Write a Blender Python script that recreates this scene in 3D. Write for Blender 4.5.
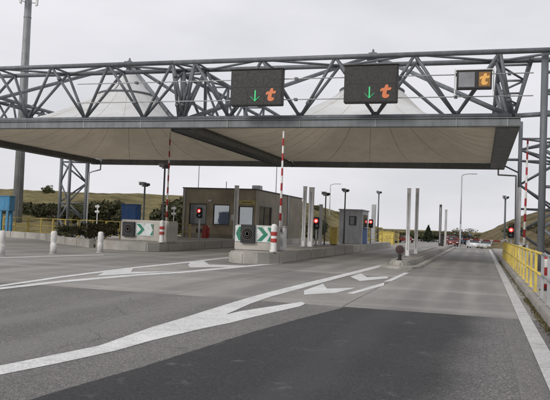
import bpy, bmesh, math, random
from mathutils import Vector, Matrix
random.seed(7)
for _o in list(bpy.data.objects): bpy.data.objects.remove(_o)
scn = bpy.context.scene
COL = scn.collection

# ------------------------------------------------------------------ camera
CH = 1.45                                   # eye height over the road
YAW, PITCH, ROLL = math.radians(16.6235), math.radians(2.1667), math.radians(2.2)
CM = Matrix.Rotation(YAW, 3, 'Z') @ Matrix.Rotation(math.pi/2 + PITCH, 3, 'X') @ Matrix.Rotation(ROLL, 3, 'Z')
FPX, PW, PH = 690.0, 550.0, 400.0
cam_d = bpy.data.cameras.new('camera')
cam_d.sensor_fit = 'HORIZONTAL'; cam_d.sensor_width = 36.0; cam_d.lens = 36.0 * FPX / PW
cam_d.clip_start = 0.1; cam_d.clip_end = 6000
cam = bpy.data.objects.new('camera', cam_d); COL.objects.link(cam)
cam.matrix_world = Matrix.Translation((0, 0, CH)) @ CM.to_4x4()
scn.camera = cam

def ray(u, v):
    return CM @ Vector(((u - PW/2)/FPX, -(v - PH/2)/FPX, -1.0))
def gz(u, v, z=0.0):                         # pixel -> point at height z
    d = ray(u, v); t = (z - CH)/d.z
    return Vector((d.x*t, d.y*t, z))
def gy(u, v, y):                             # pixel -> point at distance y along the road
    d = ray(u, v); t = y/d.y
    return Vector((d.x*t, y, CH + d.z*t))
def gx(u, v, x):                             # pixel -> point on the plane X = x
    d = ray(u, v); t = x/d.x
    return Vector((x, d.y*t, CH + d.z*t))

# ------------------------------------------------------------------ world, sun, exposure
SUN_EL, SUN_AZ = math.radians(30), math.radians(-152)
world = bpy.data.worlds.new('World'); scn.world = world; world.use_nodes = True
wn, wl = world.node_tree.nodes, world.node_tree.links
wn.clear()
w_out = wn.new('ShaderNodeOutputWorld'); w_bg = wn.new('ShaderNodeBackground')
w_sky = wn.new('ShaderNodeTexSky'); w_sky.sky_type = 'NISHITA'; w_sky.sun_disc = False
w_sky.sun_elevation = SUN_EL; w_sky.sun_rotation = SUN_AZ; w_sky.dust_density = 4.0
w_scale = wn.new('ShaderNodeMixRGB'); w_scale.blend_type = 'MULTIPLY'; w_scale.inputs[0].default_value = 1
w_scale.inputs[2].default_value = (.09, .09, .09, 1)
w_tc = wn.new('ShaderNodeTexCoord'); w_map = wn.new('ShaderNodeMapping'); w_map.inputs['Scale'].default_value = (1, 1, 3.0)
w_noise = wn.new('ShaderNodeTexNoise'); w_noise.inputs['Scale'].default_value = 2.6
w_noise.inputs['Detail'].default_value = 6; w_noise.inputs['Roughness'].default_value = .5
w_ramp = wn.new('ShaderNodeValToRGB')
w_ramp.color_ramp.elements[0].position = .32; w_ramp.color_ramp.elements[0].color = (.60, .607, .64, 1)
w_ramp.color_ramp.elements[1].position = .68; w_ramp.color_ramp.elements[1].color = (.77, .76, .80, 1)
w_mix = wn.new('ShaderNodeMixRGB'); w_mix.inputs[0].default_value = .95
wl.new(w_tc.outputs['Generated'], w_map.inputs[0]); wl.new(w_map.outputs[0], w_noise.inputs['Vector'])
wl.new(w_noise.outputs[0], w_ramp.inputs[0]); wl.new(w_sky.outputs[0], w_scale.inputs[1])
wl.new(w_scale.outputs[0], w_mix.inputs[1]); wl.new(w_ramp.outputs[0], w_mix.inputs[2])
wl.new(w_mix.outputs[0], w_bg.inputs[0]); w_bg.inputs[1].default_value = .93
wl.new(w_bg.outputs[0], w_out.inputs[0])
sun_d = bpy.data.lights.new('sun', 'SUN'); sun_d.energy = 1.5; sun_d.angle = math.radians(25); sun_d.color = (1, .97, .93)
sun = bpy.data.objects.new('sun', sun_d); COL.objects.link(sun)
sd = Vector((math.sin(SUN_AZ)*math.cos(SUN_EL), math.cos(SUN_AZ)*math.cos(SUN_EL), math.sin(SUN_EL)))
sun.rotation_euler = (-sd).to_track_quat('-Z', 'Y').to_euler(); sun.location = (0, 0, 60)
scn.view_settings.view_transform = 'Standard'; scn.view_settings.look = 'None'
scn.view_settings.gamma = 1; scn.view_settings.exposure = .3; scn.view_settings.use_curve_mapping = False

# ------------------------------------------------------------------ materials
def srgb(r, g, b):
    f = lambda c: (c/255/12.92) if c/255 <= .04045 else ((c/255 + .055)/1.055)**2.4
    return (f(r), f(g), f(b))
class NT:
    def __init__(s, name):
        s.m = bpy.data.materials.new(name); s.m.use_nodes = True
        s.n, s.l = s.m.node_tree.nodes, s.m.node_tree.links
        s.b = s.n['Principled BSDF']; s.out = s.n['Material Output']
        s.geo = s.n.new('ShaderNodeNewGeometry'); s.pos = s.geo.outputs['Position']
    def noise(s, scale, detail=4, rough=.55, vec=None, stretch=None):
        n = s.n.new('ShaderNodeTexNoise'); n.inputs['Scale'].default_value = scale
        n.inputs['Detail'].default_value = detail; n.inputs['Roughness'].default_value = rough
        v = vec or s.pos
        if stretch:
            mp = s.n.new('ShaderNodeMapping'); mp.inputs['Scale'].default_value = stretch
            s.l.new(v, mp.inputs[0]); v = mp.outputs[0]
        s.l.new(v, n.inputs['Vector']); return n.outputs[0]
    def ramp(s, fac, stops):
        r = s.n.new('ShaderNodeValToRGB'); e = r.color_ramp.elements
        while len(e) < len(stops): e.new(.5)
        for el, (p, c) in zip(e, stops):
            el.position = p; el.color = (c[0], c[1], c[2], 1) if not isinstance(c, (int, float)) else (c, c, c, 1)
        s.l.new(fac, r.inputs[0]); return r.outputs[0]
    def mix(s, fac, a, b, mode='MIX'):
        m = s.n.new('ShaderNodeMixRGB'); m.blend_type = mode
        for i, x in enumerate((fac, a, b)):
            if isinstance(x, (int, float)): m.inputs[i].default_value = x if i == 0 else (x, x, x, 1)
            elif isinstance(x, tuple): m.inputs[i].default_value = (x[0], x[1], x[2], 1)
            else: s.l.new(x, m.inputs[i])
        return m.outputs[0]
    def math(s, op, a, b=None, clamp=False):
        m = s.n.new('ShaderNodeMath'); m.operation = op; m.use_clamp = clamp
        for i, x in enumerate((a, b)):
            if x is None: continue
            if isinstance(x, (int, float)): m.inputs[i].default_value = x
            else: s.l.new(x, m.inputs[i])
        return m.outputs[0]
    def maprange(s, v, a, b, c=0, d=1):
        m = s.n.new('ShaderNodeMapRange'); m.interpolation_type = 'SMOOTHSTEP'
        s.l.new(v, m.inputs[0])
        for i, x in enumerate((a, b, c, d)): m.inputs[i+1].default_value = x
        return m.outputs[0]
    def xyz(s, vec=None):
        x = s.n.new('ShaderNodeSeparateXYZ'); s.l.new(vec or s.pos, x.inputs[0]); return x.outputs
    def objco(s):
        t = s.n.new('ShaderNodeTexCoord'); return t.outputs['Object']
    def color(s, c):
        if isinstance(c, tuple): s.b.inputs['Base Color'].default_value = (*c[:3], 1)
        else: s.l.new(c, s.b.inputs['Base Color'])
    def bump(s, h, strength=.3, dist=.01):
        b = s.n.new('ShaderNodeBump'); b.inputs['Strength'].default_value = strength; b.inputs['Distance'].default_value = dist
        s.l.new(h, b.inputs['Height']); s.l.new(b.outputs[0], s.b.inputs['Normal'])
    def fin(s, rough=.7, metal=0, spec=.4):
        if isinstance(rough, (int, float)): s.b.inputs['Roughness'].default_value = rough
        else: s.l.new(rough, s.b.inputs['Roughness'])
        s.b.inputs['Metallic'].default_value = metal; s.b.inputs['Specular IOR Level'].default_value = spec
        return s.m
def sc(c, k): return tuple(min(1, x*k) for x in c)
M = {}
def simple(name, c, rough=.6, metal=0, var=.18, scale=1.2, fine=18, spec=.4, bump=0, grime=0):
    t = NT(name)
    a = t.ramp(t.noise(scale, 5), [(.3, sc(c, 1-var)), (.7, sc(c, 1+var))])
    f = t.ramp(t.noise(fine, 3), [(.3, (1-var*.5,)*3), (.7, (1, 1, 1))])
    k = t.mix(1, a, f, 'MULTIPLY')
    if grime:
        k = t.mix(t.math('MULTIPLY', t.ramp(t.noise(3.5, 7, .72, stretch=(1, 1, .45)), [(.46, 0.0), (.66, 1.0)]), grime), k, (.13, .115, .095))
        k = t.mix(t.math('MULTIPLY', t.ramp(t.noise(26, 5, .7), [(.60, 0.0), (.66, 1.0)]), grime), k, (.10, .08, .065))
    t.color(k)
    if bump: t.bump(t.noise(fine*2, 3), bump, .01)
    M[name] = t.fin(t.ramp(t.noise(fine*.5, 3), [(.3, max(.05, rough-.12)), (.7, min(1, rough+.12))]), metal, spec)
    return M[name]
def emis(name, c, strength):
    t = NT(name); t.color(sc(c, .12)); t.b.inputs['Emission Color'].default_value = (*c, 1); t.b.inputs['Emission Strength'].default_value = strength
    M[name] = t.fin(.4); return M[name]

# steel of the gantry: painted, dulled, streaked
def steel(name, c):
    t = NT(name)
    a = t.ramp(t.noise(.9, 5), [(.3, sc(c, .80)), (.72, sc(c, 1.15))])
    s_ = t.ramp(t.noise(5, 4, stretch=(1, 1, .12)), [(.35, (.78, .77, .75)), (.6, (1, 1, 1))])
    t.color(t.mix(1, a, s_, 'MULTIPLY')); t.bump(t.noise(40, 2), .1, .004)
    M[name] = t.fin(t.ramp(t.noise(6, 3), [(.3, .42), (.7, .62)]), .0, .45)
steel('steel', (.140, .152, .166)); steel('beam_paint', (.175, .190, .200)); steel('dark_steel', (.105, .112, .112))
steel('galvanised', (.42, .43, .44)); steel('mast_paint', (.26, .27, .28))
# membrane: white coated fabric, dusty, lets a little light through
def membrane():
    t = NT('membrane')
    base = t.ramp(t.noise(.35, 5), [(.3, (.66, .67, .675)), (.7, (.75, .76, .765))])
    st = t.ramp(t.noise(1.6, 5, stretch=(1, 1, .3)), [(.35, (.92, .91, .89)), (.62, (1, 1, 1))])
    c = t.mix(1, base, st, 'MULTIPLY')
    under = t.mix(1, c, (.86, .75, .58), 'MULTIPLY')          # underside: same fabric colour, tinted darker and yellower
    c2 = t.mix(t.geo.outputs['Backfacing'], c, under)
    c2 = t.mix(t.ramp(t.noise(.55, 7, .72), [(.50, 0.0), (.72, .38)]), c2, t.mix(1, c2, (.62, .57, .48), 'MULTIPLY'))
    t.bump(t.noise(1.3, 4, .55, stretch=(1, 1, .4)), .35, .08)
    t.color(c2); t.fin(.75, 0, .2)
    tr = t.n.new('ShaderNodeBsdfTranslucent'); t.l.new(under, tr.inputs[0])
    mx = t.n.new('ShaderNodeMixShader'); mx.inputs[0].default_value = .20
    t.l.new(t.b.outputs[0], mx.inputs[1]); t.l.new(tr.outputs[0], mx.inputs[2]); t.l.new(mx.outputs[0], t.out.inputs[0])
    M['membrane'] = t.m
membrane()
def concrete(name, c, cracks=True, tracks=False):
    t = NT(name)
    big = t.ramp(t.noise(.22, 6, .6), [(.3, sc(c, .78)), (.7, sc(c, 1.14))])
    streak = t.ramp(t.noise(.9, 5, .6, stretch=(1, .12, 1)), [(.32, (.74, .735, .73)), (.62, (1.03, 1.02, 1.0))])
    cc = t.mix(1, big, streak, 'MULTIPLY')
    sp = t.ramp(t.noise(55, 3, .7), [(.35, (.80, .80, .80)), (.65, (1.08, 1.08, 1.08))])
    cc = t.mix(.8, cc, sp, 'MULTIPLY')
    oi = t.n.new('ShaderNodeObjectInfo')
    cc = t.mix(1, cc, t.ramp(oi.outputs['Random'], [(0, (.86, .86, .86)), (1, (1.07, 1.065, 1.05))]), 'MULTIPLY')
    rust = t.ramp(t.noise(1.3, 6, .7), [(.55, 0.0), (.72, .55)])
    cc = t.mix(rust, cc, (c[0]*.50, c[1]*.42, c[2]*.35) if not tracks else sc(c, .8))
    if tracks:                                  # rubber and oil worn in along each lane
        x, y, z = t.xyz()
        wob = t.math('ADD', x, t.math('MULTIPLY', t.noise(.15, 3), .5))
        tr = None
        for cx, w in ((-1.35, .42), (.2, .35), (-.55, .35), (-6.3, .5), (-4.9, .5), (-12.9, .6), (-11.3, .6)):
            d = t.math('ABSOLUTE', t.math('SUBTRACT', wob, cx + .25))
            g = t.maprange(d, .12, w, 1, 0)
            tr = g if tr is None else t.math('MAXIMUM', tr, g)
        tr = t.math('MULTIPLY', tr, t.ramp(t.noise(1.2, 4, stretch=(1, .2, 1)), [(.3, .25), (.7, .75)]))
        cc = t.mix(tr, cc, sc(c, .52))
        bands = t.ramp(t.noise(.7, 3, stretch=(.12, 1, 1)), [(.52, 0.0), (.68, .38)])
        cc = t.mix(bands, cc, sc(c, 1.3))
        oil = t.ramp(t.noise(1.7, 6, .65), [(.56, 0.0), (.68, .55)])
        cc = t.mix(oil, cc, sc(c, .6))
    t.color(cc); t.bump(t.noise(90, 3, .7), .35, .004)
    M[name] = t.fin(.82, 0, .35)
concrete('concrete_slab', (.300, .290, .273), tracks=True)
concrete('island_concrete', (.43, .415, .385)); concrete('barrier_concrete', (.46, .44, .41))
concrete('pavement_concrete', (.36, .34, .315))
def asphalt(name, c, lum, patch=False):
    t = NT(name)
    big = t.ramp(t.noise(.3, 5, .6), [(.3, sc(c, .82)), (.7, sc(c, 1.16))])
    streak = t.ramp(t.noise(1.0, 5, .6, stretch=(1, .15, 1)), [(.32, (.82, .82, .82)), (.65, (1.05, 1.05, 1.05))])
    cc = t.mix(1, big, streak, 'MULTIPLY')
    v = t.n.new('ShaderNodeTexVoronoi'); v.inputs['Scale'].default_value = 75; t.l.new(t.pos, v.inputs['Vector'])
    bw = t.n.new('ShaderNodeRGBToBW'); t.l.new(v.outputs['Color'], bw.inputs[0])
    st = t.ramp(bw.outputs[0], [(.15, (.55, .55, .56)), (.5, (.95, .95, .95)), (.85, (lum, lum*.985, lum*.96))])
    cc = t.mix(.85, cc, st, 'MULTIPLY')
    x, y, z = t.xyz()
    wv = t.math('ADD', x, t.math('MULTIPLY', t.noise(.25, 3), .9))
    wp = None
    for cx in (-6.3, -4.9, -1.6, .1):
        g = t.maprange(t.math('ABSOLUTE', t.math('SUBTRACT', wv, cx+.45)), .1, .45, .34, 0)
        wp = g if wp is None else t.math('MAXIMUM', wp, g)
    cc = t.mix(wp, cc, sc(c, 1.5 if not patch else 1.9))
    drip = t.ramp(t.noise(5.5, 4, .6), [(.67, 0.0), (.72, .7)])
    cc = t.mix(drip, cc, sc(c, .45))
    dn = t.n.new('ShaderNodeTexNoise'); dn.inputs['Scale'].default_value = 1.4; dn.inputs['Detail'].default_value = 5; t.l.new(t.pos, dn.inputs['Vector'])
    wpos = t.mix(.35, t.pos, dn.outputs['Color'], 'ADD')
    cv = t.n.new('ShaderNodeTexVoronoi'); cv.feature = 'DISTANCE_TO_EDGE'; cv.inputs['Scale'].default_value = .33; t.l.new(wpos, cv.inputs['Vector'])
    ck = t.maprange(cv.outputs['Distance'], .0012, .005, .5, 0)
    ck = t.math('MULTIPLY', ck, t.ramp(t.noise(.35, 2), [(.46, 0.0), (.56, 1.0)]))
    if not patch: cc = t.mix(ck, cc, (.03, .03, .03))
    if patch:                                   # newer mix, worn back to the old surface on its right side
        x, y, z = t.xyz()
        e = t.math('ADD', t.math('ADD', x, t.math('MULTIPLY', t.noise(.8, 5), .75)), t.math('MULTIPLY', y, -.055))
        f = t.maprange(e, -.62, .22, 0, .85)
        cc = t.mix(f, cc, t.mix(1, st, (.142, .137, .131), 'MULTIPLY'))
        pale = t.ramp(t.noise(2.2, 6, .7), [(.60, 0.0), (.70, .5)])
        cc = t.mix(pale, cc, (.15, .15, .15))
    t.color(cc); t.bump(v.outputs['Distance'], .5, .006)
    M[name] = t.fin(.80, 0, .4)
asphalt('old_asphalt', (.150, .144, .138), 1.75); asphalt('patch_asphalt', (.034, .0335, .0345), 1.9, True)
def paint(name, c, under):
    t = NT(name)
    w = t.ramp(t.noise(3.2, 7, .75), [(.50, 0.0), (.68, .8)])
    w2 = t.ramp(t.noise(38, 4, .7), [(.46, 0.0), (.62, .7)])
    f = t.math('MAXIMUM', w, w2)
    base = t.ramp(t.noise(1.1, 4), [(.3, sc(c, .85)), (.7, sc(c, 1.05))])
    t.color(t.mix(f, base, under)); t.bump(t.noise(70, 2), .3, .004)
    M[name] = t.fin(.65, 0, .4)
paint('road_paint', (.73, .73, .715), (.34, .33, .32)); paint('worn_paint', (.56, .55, .535), (.26, .25, .24))
def stripes(name, a, b, axis, band, off=0.0, duty=.5):
    t = NT(name); x = t.xyz(t.objco())
    f = t.math('FRACT', t.math('ADD', t.math('DIVIDE', x[axis], band), off))
    k = t.math('LESS_THAN', f, duty)
    c = t.mix(k, b, a)
    d = t.ramp(t.noise(7, 4), [(.3, (.78, .76, .74)), (.6, (1, 1, 1))])
    t.color(t.mix(1, c, d, 'MULTIPLY')); M[name] = t.fin(.5)
RED, WHITE = (.36, .035, .035), (.70, .69, .67)
stripes('boom_stripes', RED, WHITE, 2, .62); stripes('boom_stripes_flat', RED, WHITE, 0, .7, .2, .7); stripes('post_stripes', RED, WHITE, 2, .40, .1)
def hillgrass(name, a, b, c):
    t = NT(name)
    k = t.ramp(t.noise(.05, 6, .65), [(.3, a), (.5, b), (.7, c)])
    k = t.mix(.9, k, t.ramp(t.noise(.16, 5, .6), [(.38, (.45, .47, .42)), (.56, (1, 1, 1))]), 'MULTIPLY')
    k = t.mix(.9, k, t.ramp(t.noise(.55, 6, .7), [(.32, (.50, .50, .48)), (.62, (1.12, 1.1, 1.05))]), 'MULTIPLY')
    k = t.mix(.8, k, t.ramp(t.noise(4, 4, .7), [(.32, (.62, .62, .60)), (.62, (1.12, 1.12, 1.1))]), 'MULTIPLY')
    t.color(k); t.bump(t.noise(2.5, 6, .7), .8, .3); M[name] = t.fin(.95, 0, .1)
hillgrass('dry_grass', (.215, .190, .088), (.245, .205, .108), (.180, .172, .072))
hillgrass('bank_grass', (.165, .138, .080), (.205, .165, .100), (.140, .130, .068))
hillgrass('verge', (.09, .095, .045), (.11, .10, .055), (.13, .115, .07))
def foliage(name, a, b):
    t = NT(name); oi = t.n.new('ShaderNodeObjectInfo')
    k = t.ramp(t.noise(1.1, 3), [(.3, a), (.7, b)])
    k = t.mix(1, k, t.ramp(t.noise(9, 2), [(.3, (.7, .72, .65)), (.7, (1.35, 1.3, 1.1))]), 'MULTIPLY')
    t.color(k); t.fin(.85, 0, .15); M[name] = t.m
foliage('leaf_dark', (.040, .043, .026), (.090, .090, .056)); foliage('leaf_mid', (.040, .050, .022), (.085, .088, .042))
foliage('leaf_dry', (.070, .060, .040), (.120, .105, .075)); foliage('leaf_fir', (.014, .022, .014), (.035, .045, .028))
foliage('weed', (.075, .070, .035), (.13, .11, .06))
simple('seam_tape', (.47, .42, .34), .8, var=.1)
simple('blue_muted', (.10, .17, .27), .5); simple('maroon', (.045, .022, .020), .4); simple('beacon_rim', (.16, .13, .125), .5)
simple('bark', (.06, .05, .04), .9)
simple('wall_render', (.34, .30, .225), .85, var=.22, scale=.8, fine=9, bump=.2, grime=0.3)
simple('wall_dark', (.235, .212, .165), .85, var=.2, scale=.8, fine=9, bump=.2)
simple('roof_felt', (.07, .07, .07), .9); simple('frame_dark', (.045, .042, .04), .5)
simple('black_plastic', (.018, .018, .019), .5); simple('sign_black', (.024, .023, .022), .55, var=.10, scale=3)
simple('sign_seam', (.012, .012, .012), .6); simple('white_metal', (.62, .62, .61), .5, var=.12, scale=2)
simple('grey_metal', (.42, .43, .44), .5, var=.15, scale=2); simple('cabin_grey', (.50, .515, .54), .55, var=.12, grime=0.3)
simple('column_white', (.78, .775, .76), .6, var=.16, scale=1.5, grime=0.3); simple('bollard_white', (.62, .61, .59), .75, var=.2, scale=4, grime=0.42)
simple('yellow_paint', (.60, .46, .09), .5, var=.2, scale=2, grime=0.42); simple('yellow_dull', (.50, .385, .09), .6, var=.2, scale=2, grime=0.42)
simple('blue_paint', (.05, .24, .43), .5, var=.15, scale=2, grime=0.42); simple('blue_dark', (.028, .115, .34), .5, var=.15, scale=2, grime=0.42)
simple('red_paint', (.36, .035, .03), .5, var=.2, scale=3, grime=0.42); simple('green_sheet', (.015, .19, .115), .55, var=.15, scale=4, grime=0.42)
simple('white_sheet', (.60, .64, .63), .5, var=.1, scale=4, grime=0.42); simple('rubber', (.02, .02, .02), .8); simple('lens_grey', (.075, .07, .066), .35)
simple('car_white', (.68, .69, .70), .3, var=.05); simple('car_red', (.17, .03, .03), .3, var=.05); simple('car_silver', (.42, .43, .44), .3, var=.05)
simple('concrete_post', (.40, .39, .37), .85, var=.2, scale=3, bump=.2); simple('roof_tile', (.22, .085, .05), .85)
simple('yellow_sign', (.50, .42, .16), .6); simple('tail_red', (.30, .01, .01), .3); simple('plate', (.6, .6, .5), .5)
def mirror_glass(name, c, metal):
    t = NT(name); t.color(t.ramp(t.noise(.8, 2), [(.3, sc(c, .85)), (.7, c)])); t.bump(t.noise(1.6, 2), .25, .02); M[name] = t.fin(.05, metal, .9)
mirror_glass('glass_mirror', (.46, .50, .52), .7)
def glass(name, c, rough=.08):
    t = NT(name); t.color(t.ramp(t.noise(1.4, 4), [(.3, sc(c, .6)), (.7, sc(c, 1.4))])); M[name] = t.fin(rough, 0, .9)
glass('glass_dark', (.055, .064, .062)); glass('glass_pale', (.27, .30, .32), .12); glass('glass_car', (.02, .024, .028)); glass('led_grey', (.17, .175, .19), .35)
emis('led_green', (.07, .80, .28), .60); emis('led_orange', (.95, .27, .10), .42); emis('led_amber', (.60, .30, .08), .22); emis('led_yellow', (.95, .50, .13), .55)
emis('lamp_red', (1.0, .07, .06), 1.6); emis('lamp_core', (1.0, .55, .5), 1.5); emis('led_off', (.10, .09, .09), .15)

# ------------------------------------------------------------------ mesh helpers
class MB:
    def __init__(s): s.v = []; s.f = []
    def add(s, vs, fs):
        o = len(s.v); s.v += [Vector(p) for p in vs]; s.f += [tuple(i+o for i in f) for f in fs]; return s
    def box(s, x0, x1, y0, y1, z0, z1):
        return s.add([(x0,y0,z0),(x1,y0,z0),(x1,y1,z0),(x0,y1,z0),(x0,y0,z1),(x1,y0,z1),(x1,y1,z1),(x0,y1,z1)],
                     [(0,3,2,1),(4,5,6,7),(0,1,5,4),(1,2,6,5),(2,3,7,6),(3,0,4,7)])
    def tube(s, a, b, r0, r1=None, n=10, caps=True):
        a, b = Vector(a), Vector(b); r1 = r0 if r1 is None else r1
        d = (b-a).normalized(); up = Vector((0,0,1)) if abs(d.z) < .95 else Vector((1,0,0))
        x = d.cross(up).normalized(); y = d.cross(x).normalized()
        vs = []; fs = []
        for p, r in ((a, r0), (b, r1)):
            for i in range(n):
                t = 2*math.pi*i/n; vs.append(p + x*math.cos(t)*r + y*math.sin(t)*r)
        for i in range(n): fs.append((i, n+i, n+(i+1)%n, (i+1)%n))
        if caps: fs.append(tuple(range(n))); fs.append(tuple(reversed(range(n, 2*n))))
        return s.add(vs, fs)
    def beam(s, a, b, w, h):
        a, b = Vector(a), Vector(b); d = (b-a).normalized()
        up = Vector((0,0,1)) if abs(d.z) < .95 else Vector((0,1,0))
        x = d.cross(up).normalized()*(w/2); y = x.cross(d).normalized()*(h/2)
        vs = [p + sx*x + sy*y for p in (a, b) for sx, sy in ((-1,-1),(1,-1),(1,1),(-1,1))]
        return s.add(vs, [(0,1,2,3),(7,6,5,4),(0,4,5,1),(1,5,6,2),(2,6,7,3),(3,7,4,0)])
    def lathe(s, c, prof, n=16, axis='z'):
        c = Vector(c); vs = []; fs = []
        for r, h in prof:
            for i in range(n):
                t = 2*math.pi*i/n
                p = Vector((math.cos(t)*r, math.sin(t)*r, h))
                if axis == 'y': p = Vector((p.x, -p.z, p.y))
                if axis == 'x': p = Vector((p.z, p.x, p.y))
                vs.append(c + p)
        for k in range(len(prof)-1):
            for i in range(n): fs.append((k*n+i, k*n+(i+1)%n, (k+1)*n+(i+1)%n, (k+1)*n+i))
        fs.append(tuple(reversed(range(n)))); m = (len(prof)-1)*n; fs.append(tuple(range(m, m+n)))
        return s.add(vs, fs)
    def prism(s, pts, z0, z1):                       # xy outline, extruded in z
        n = len(pts); vs = [(p[0], p[1], z0) for p in pts] + [(p[0], p[1], z1) for p in pts]
        return s.add(vs, [tuple(reversed(range(n))), tuple(range(n, 2*n))] + [(i, (i+1)%n, n+(i+1)%n, n+i) for i in range(n)])
    def prism_xz(s, pts, y0, y1):                    # xz outline, extruded along y
        n = len(pts); vs = [(p[0], y0, p[1]) for p in pts] + [(p[0], y1, p[1]) for p in pts]
        return s.add(vs, [tuple(range(n)), tuple(reversed(range(n, 2*n)))] + [(i, n+i, n+(i+1)%n, (i+1)%n) for i in range(n)])
    def prism_yz(s, pts, x0, x1):
        n = len(pts); vs = [(x0, p[0], p[1]) for p in pts] + [(x1, p[0], p[1]) for p in pts]
        return s.add(vs, [tuple(range(n)), tuple(reversed(range(n, 2*n)))] + [(i, n+i, n+(i+1)%n, (i+1)%n) for i in range(n)])
    def build(s, name, mat, parent=None, smooth=False, bevel=0, at=None):
        """verts are in the parent's frame; 'at' moves the object origin"""
        o0 = Vector(at) if at is not None else Vector((0,0,0))
        me = bpy.data.meshes.new(name)
        me.from_pydata([tuple(p-o0) for p in s.v], [], s.f)
        bm = bmesh.new(); bm.from_mesh(me)
        bmesh.ops.recalc_face_normals(bm, faces=bm.faces)
        if bevel:
            es = [e for e in bm.edges if len(e.link_faces) == 2 and e.calc_face_angle(0) > .6]
            bmesh.ops.bevel(bm, geom=es, offset=bevel, segments=2, affect='EDGES', clamp_overlap=True)
        if smooth:
            for f in bm.faces: f.smooth = len(f.verts) <= 4
        bm.to_mesh(me); bm.free()
        me.materials.append(M[mat] if isinstance(mat, str) else mat)
        ob = bpy.data.objects.new(name, me); COL.objects.link(ob)
        ob.location = o0; ob.parent = parent
        return ob
def tag(o, label=None, cat=None, group=None, kind=None):
    if label: o['label'] = label
    if cat: o['category'] = cat
    if group: o['group'] = group
    if kind: o['kind'] = kind
    return o
def thing(name, loc, label, cat, group=None, rz=0):
    o = bpy.data.objects.new(name, None); COL.objects.link(o); o.empty_display_size = .2
    o.location = loc; o.rotation_euler = (0, 0, rz)
    return tag(o, label, cat, group)
def copy_tree(o, parent=None):
    c = o.copy(); COL.objects.link(c); c.parent = parent
    for ch in [x for x in KIDS(o)]: copy_tree(ch, c)
    return c
def KIDS(o): return [x for x in bpy.data.objects if x.parent == o]
def place(o, loc, label=None, group=None, rz=0, s=1):
    o.location = loc; o.rotation_euler = (0, 0, rz); o.scale = (s, s, s)
    if label: o['label'] = label
    if group: o['group'] = group
    return o

# ------------------------------------------------------------------ the setting: ground, road, hills
def zg(y):                                             # the road dips gently beyond the plaza
    t = max(0, min(1, (y-70)/36)); return -1.0*t*t*(3-2*t)
def sheet(name, mat, xs, ys, zf, parent=None, kind='structure'):
    mb = MB(); nx = len(xs)
    vs = [(x, y, zf(x, y)) for y in ys for x in xs]
    mb.add(vs, [(j*nx+i, j*nx+i+1, (j+1)*nx+i+1, (j+1)*nx+i) for j in range(len(ys)-1) for i in range(nx-1)])
    o = mb.build(name, mat, parent, smooth=True)
    if kind: tag(o, kind=kind)
    return o
ysF = [-60, -20, 0, 20, 40, 60, 70, 76, 82, 88, 94, 100, 106, 115, 130, 160, 220, 400, 1000, 3000]
ground = sheet('ground', 'verge', [-2500, -600, -200, -100, -60, -30, 0, 6, 30, 100, 600, 2500], ysF, lambda x, y: zg(y) - .06)
YB = 12.75                                             # where the concrete slabs begin
road = bpy.data.objects.new('road', None); COL.objects.link(road); tag(road, kind='structure')
MB().box(-34, 1.09, -40, YB, -.05, 0).build('asphalt_surface', 'old_asphalt', road)
# new asphalt patch in the right lane
pl = [gz(341, 308.5), gz(300, 319), gz(250, 333), gz(150, 365), gz(30, 400)]
rp = random.Random(2); pts = []
for a_, b_ in zip(pl[:-1], pl[1:]):
    for k in range(14): q_ = a_.lerp(b_, k/14); pts.append((q_.x + rp.gauss(0, .004), q_.y))
pts[0] = (pts[0][0], YB-.03)
pts += [(-3.9, 1), (-4.2, -6), (.35, -6)] + [(.40-k*.14, YB-.035+rp.gauss(0, .006)) for k in range(0, 19)]
MB().prism(pts, -.02, .005).build('asphalt_patch', 'patch_asphalt', road)
# concrete slabs with open joints
cols = [-34, -29.4, -24.9, -20.4, -16.1, -12.4, -9.0, -5.9, -2.42, 1.09]
rows = [YB, 17.2, 22.0, 27.0, 32, 37, 42, 47, 52, 57, 62, 70]
MB().box(-34, 1.09, YB, 70.2, -.09, -.018).build('joint_bed', 'dark_steel', road)
for i in range(len(cols)-1):
    for j in range(len(rows)-1):
        g = .008
        dz = random.uniform(-.0015, .0015)
        MB().box(cols[i]+g, cols[i+1]-g, rows[j]+g, rows[j+1]-g, -.06, dz).build('slab', 'concrete_slab', road)
sheet('far_road', 'concrete_slab', [-26, -15, -6, 1.0, 2.5], [70.2, 76, 82, 88, 94, 100, 106, 115, 130, 160, 230], lambda x, y: zg(y) + .0).parent = road

# painted markings
def mark(pix, mat='road_paint', z=.0035):
    pts = [gz(u, v, .004) for u, v in pix]
    mb = MB().prism([(p.x, p.y) for p in pts], z, z+.004)
    return mb.build('lane_marking', mat, road)
def strip(up, lo, mat='road_paint', ends=(1, 1)):
    """a painted band given by two pixel polylines of equal length"""
    mb = MB(); n = len(up)
    a = [gz(*p, .004) for p in up]; b = [gz(*p, .004) for p in lo]
    vs = [(p.x, p.y, .0085) for p in a] + [(p.x, p.y, .0085) for p in b] + [(p.x, p.y, .0025) for p in a] + [(p.x, p.y, .0025) for p in b]
    fs = [(i, n+i, n+i+1, i+1) for i in range(n-1)]
    fs += [(i, i+1, 2*n+i+1, 2*n+i) for i in range(n-1)] + [(n+i, 3*n+i, 3*n+i+1, n+i+1) for i in range(n-1)]
    fs += [f_ for f_, e_ in zip([(0, 2*n, 3*n, n), (n-1, 2*n-1, 4*n-1, 3*n-1)], ends) if e_]
    return mb.add(vs, fs).build('lane_marking', mat, road)
strip([(-60, 380), (0, 366), (60, 354), (99, 346), (150, 328), (190, 316), (225.5, 304.8)],
      [(-60, 388), (0, 375), (60, 363), (117, 350.5), (150, 341), (203, 328.5), (225, 315)], ends=(1, 0))
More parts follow.
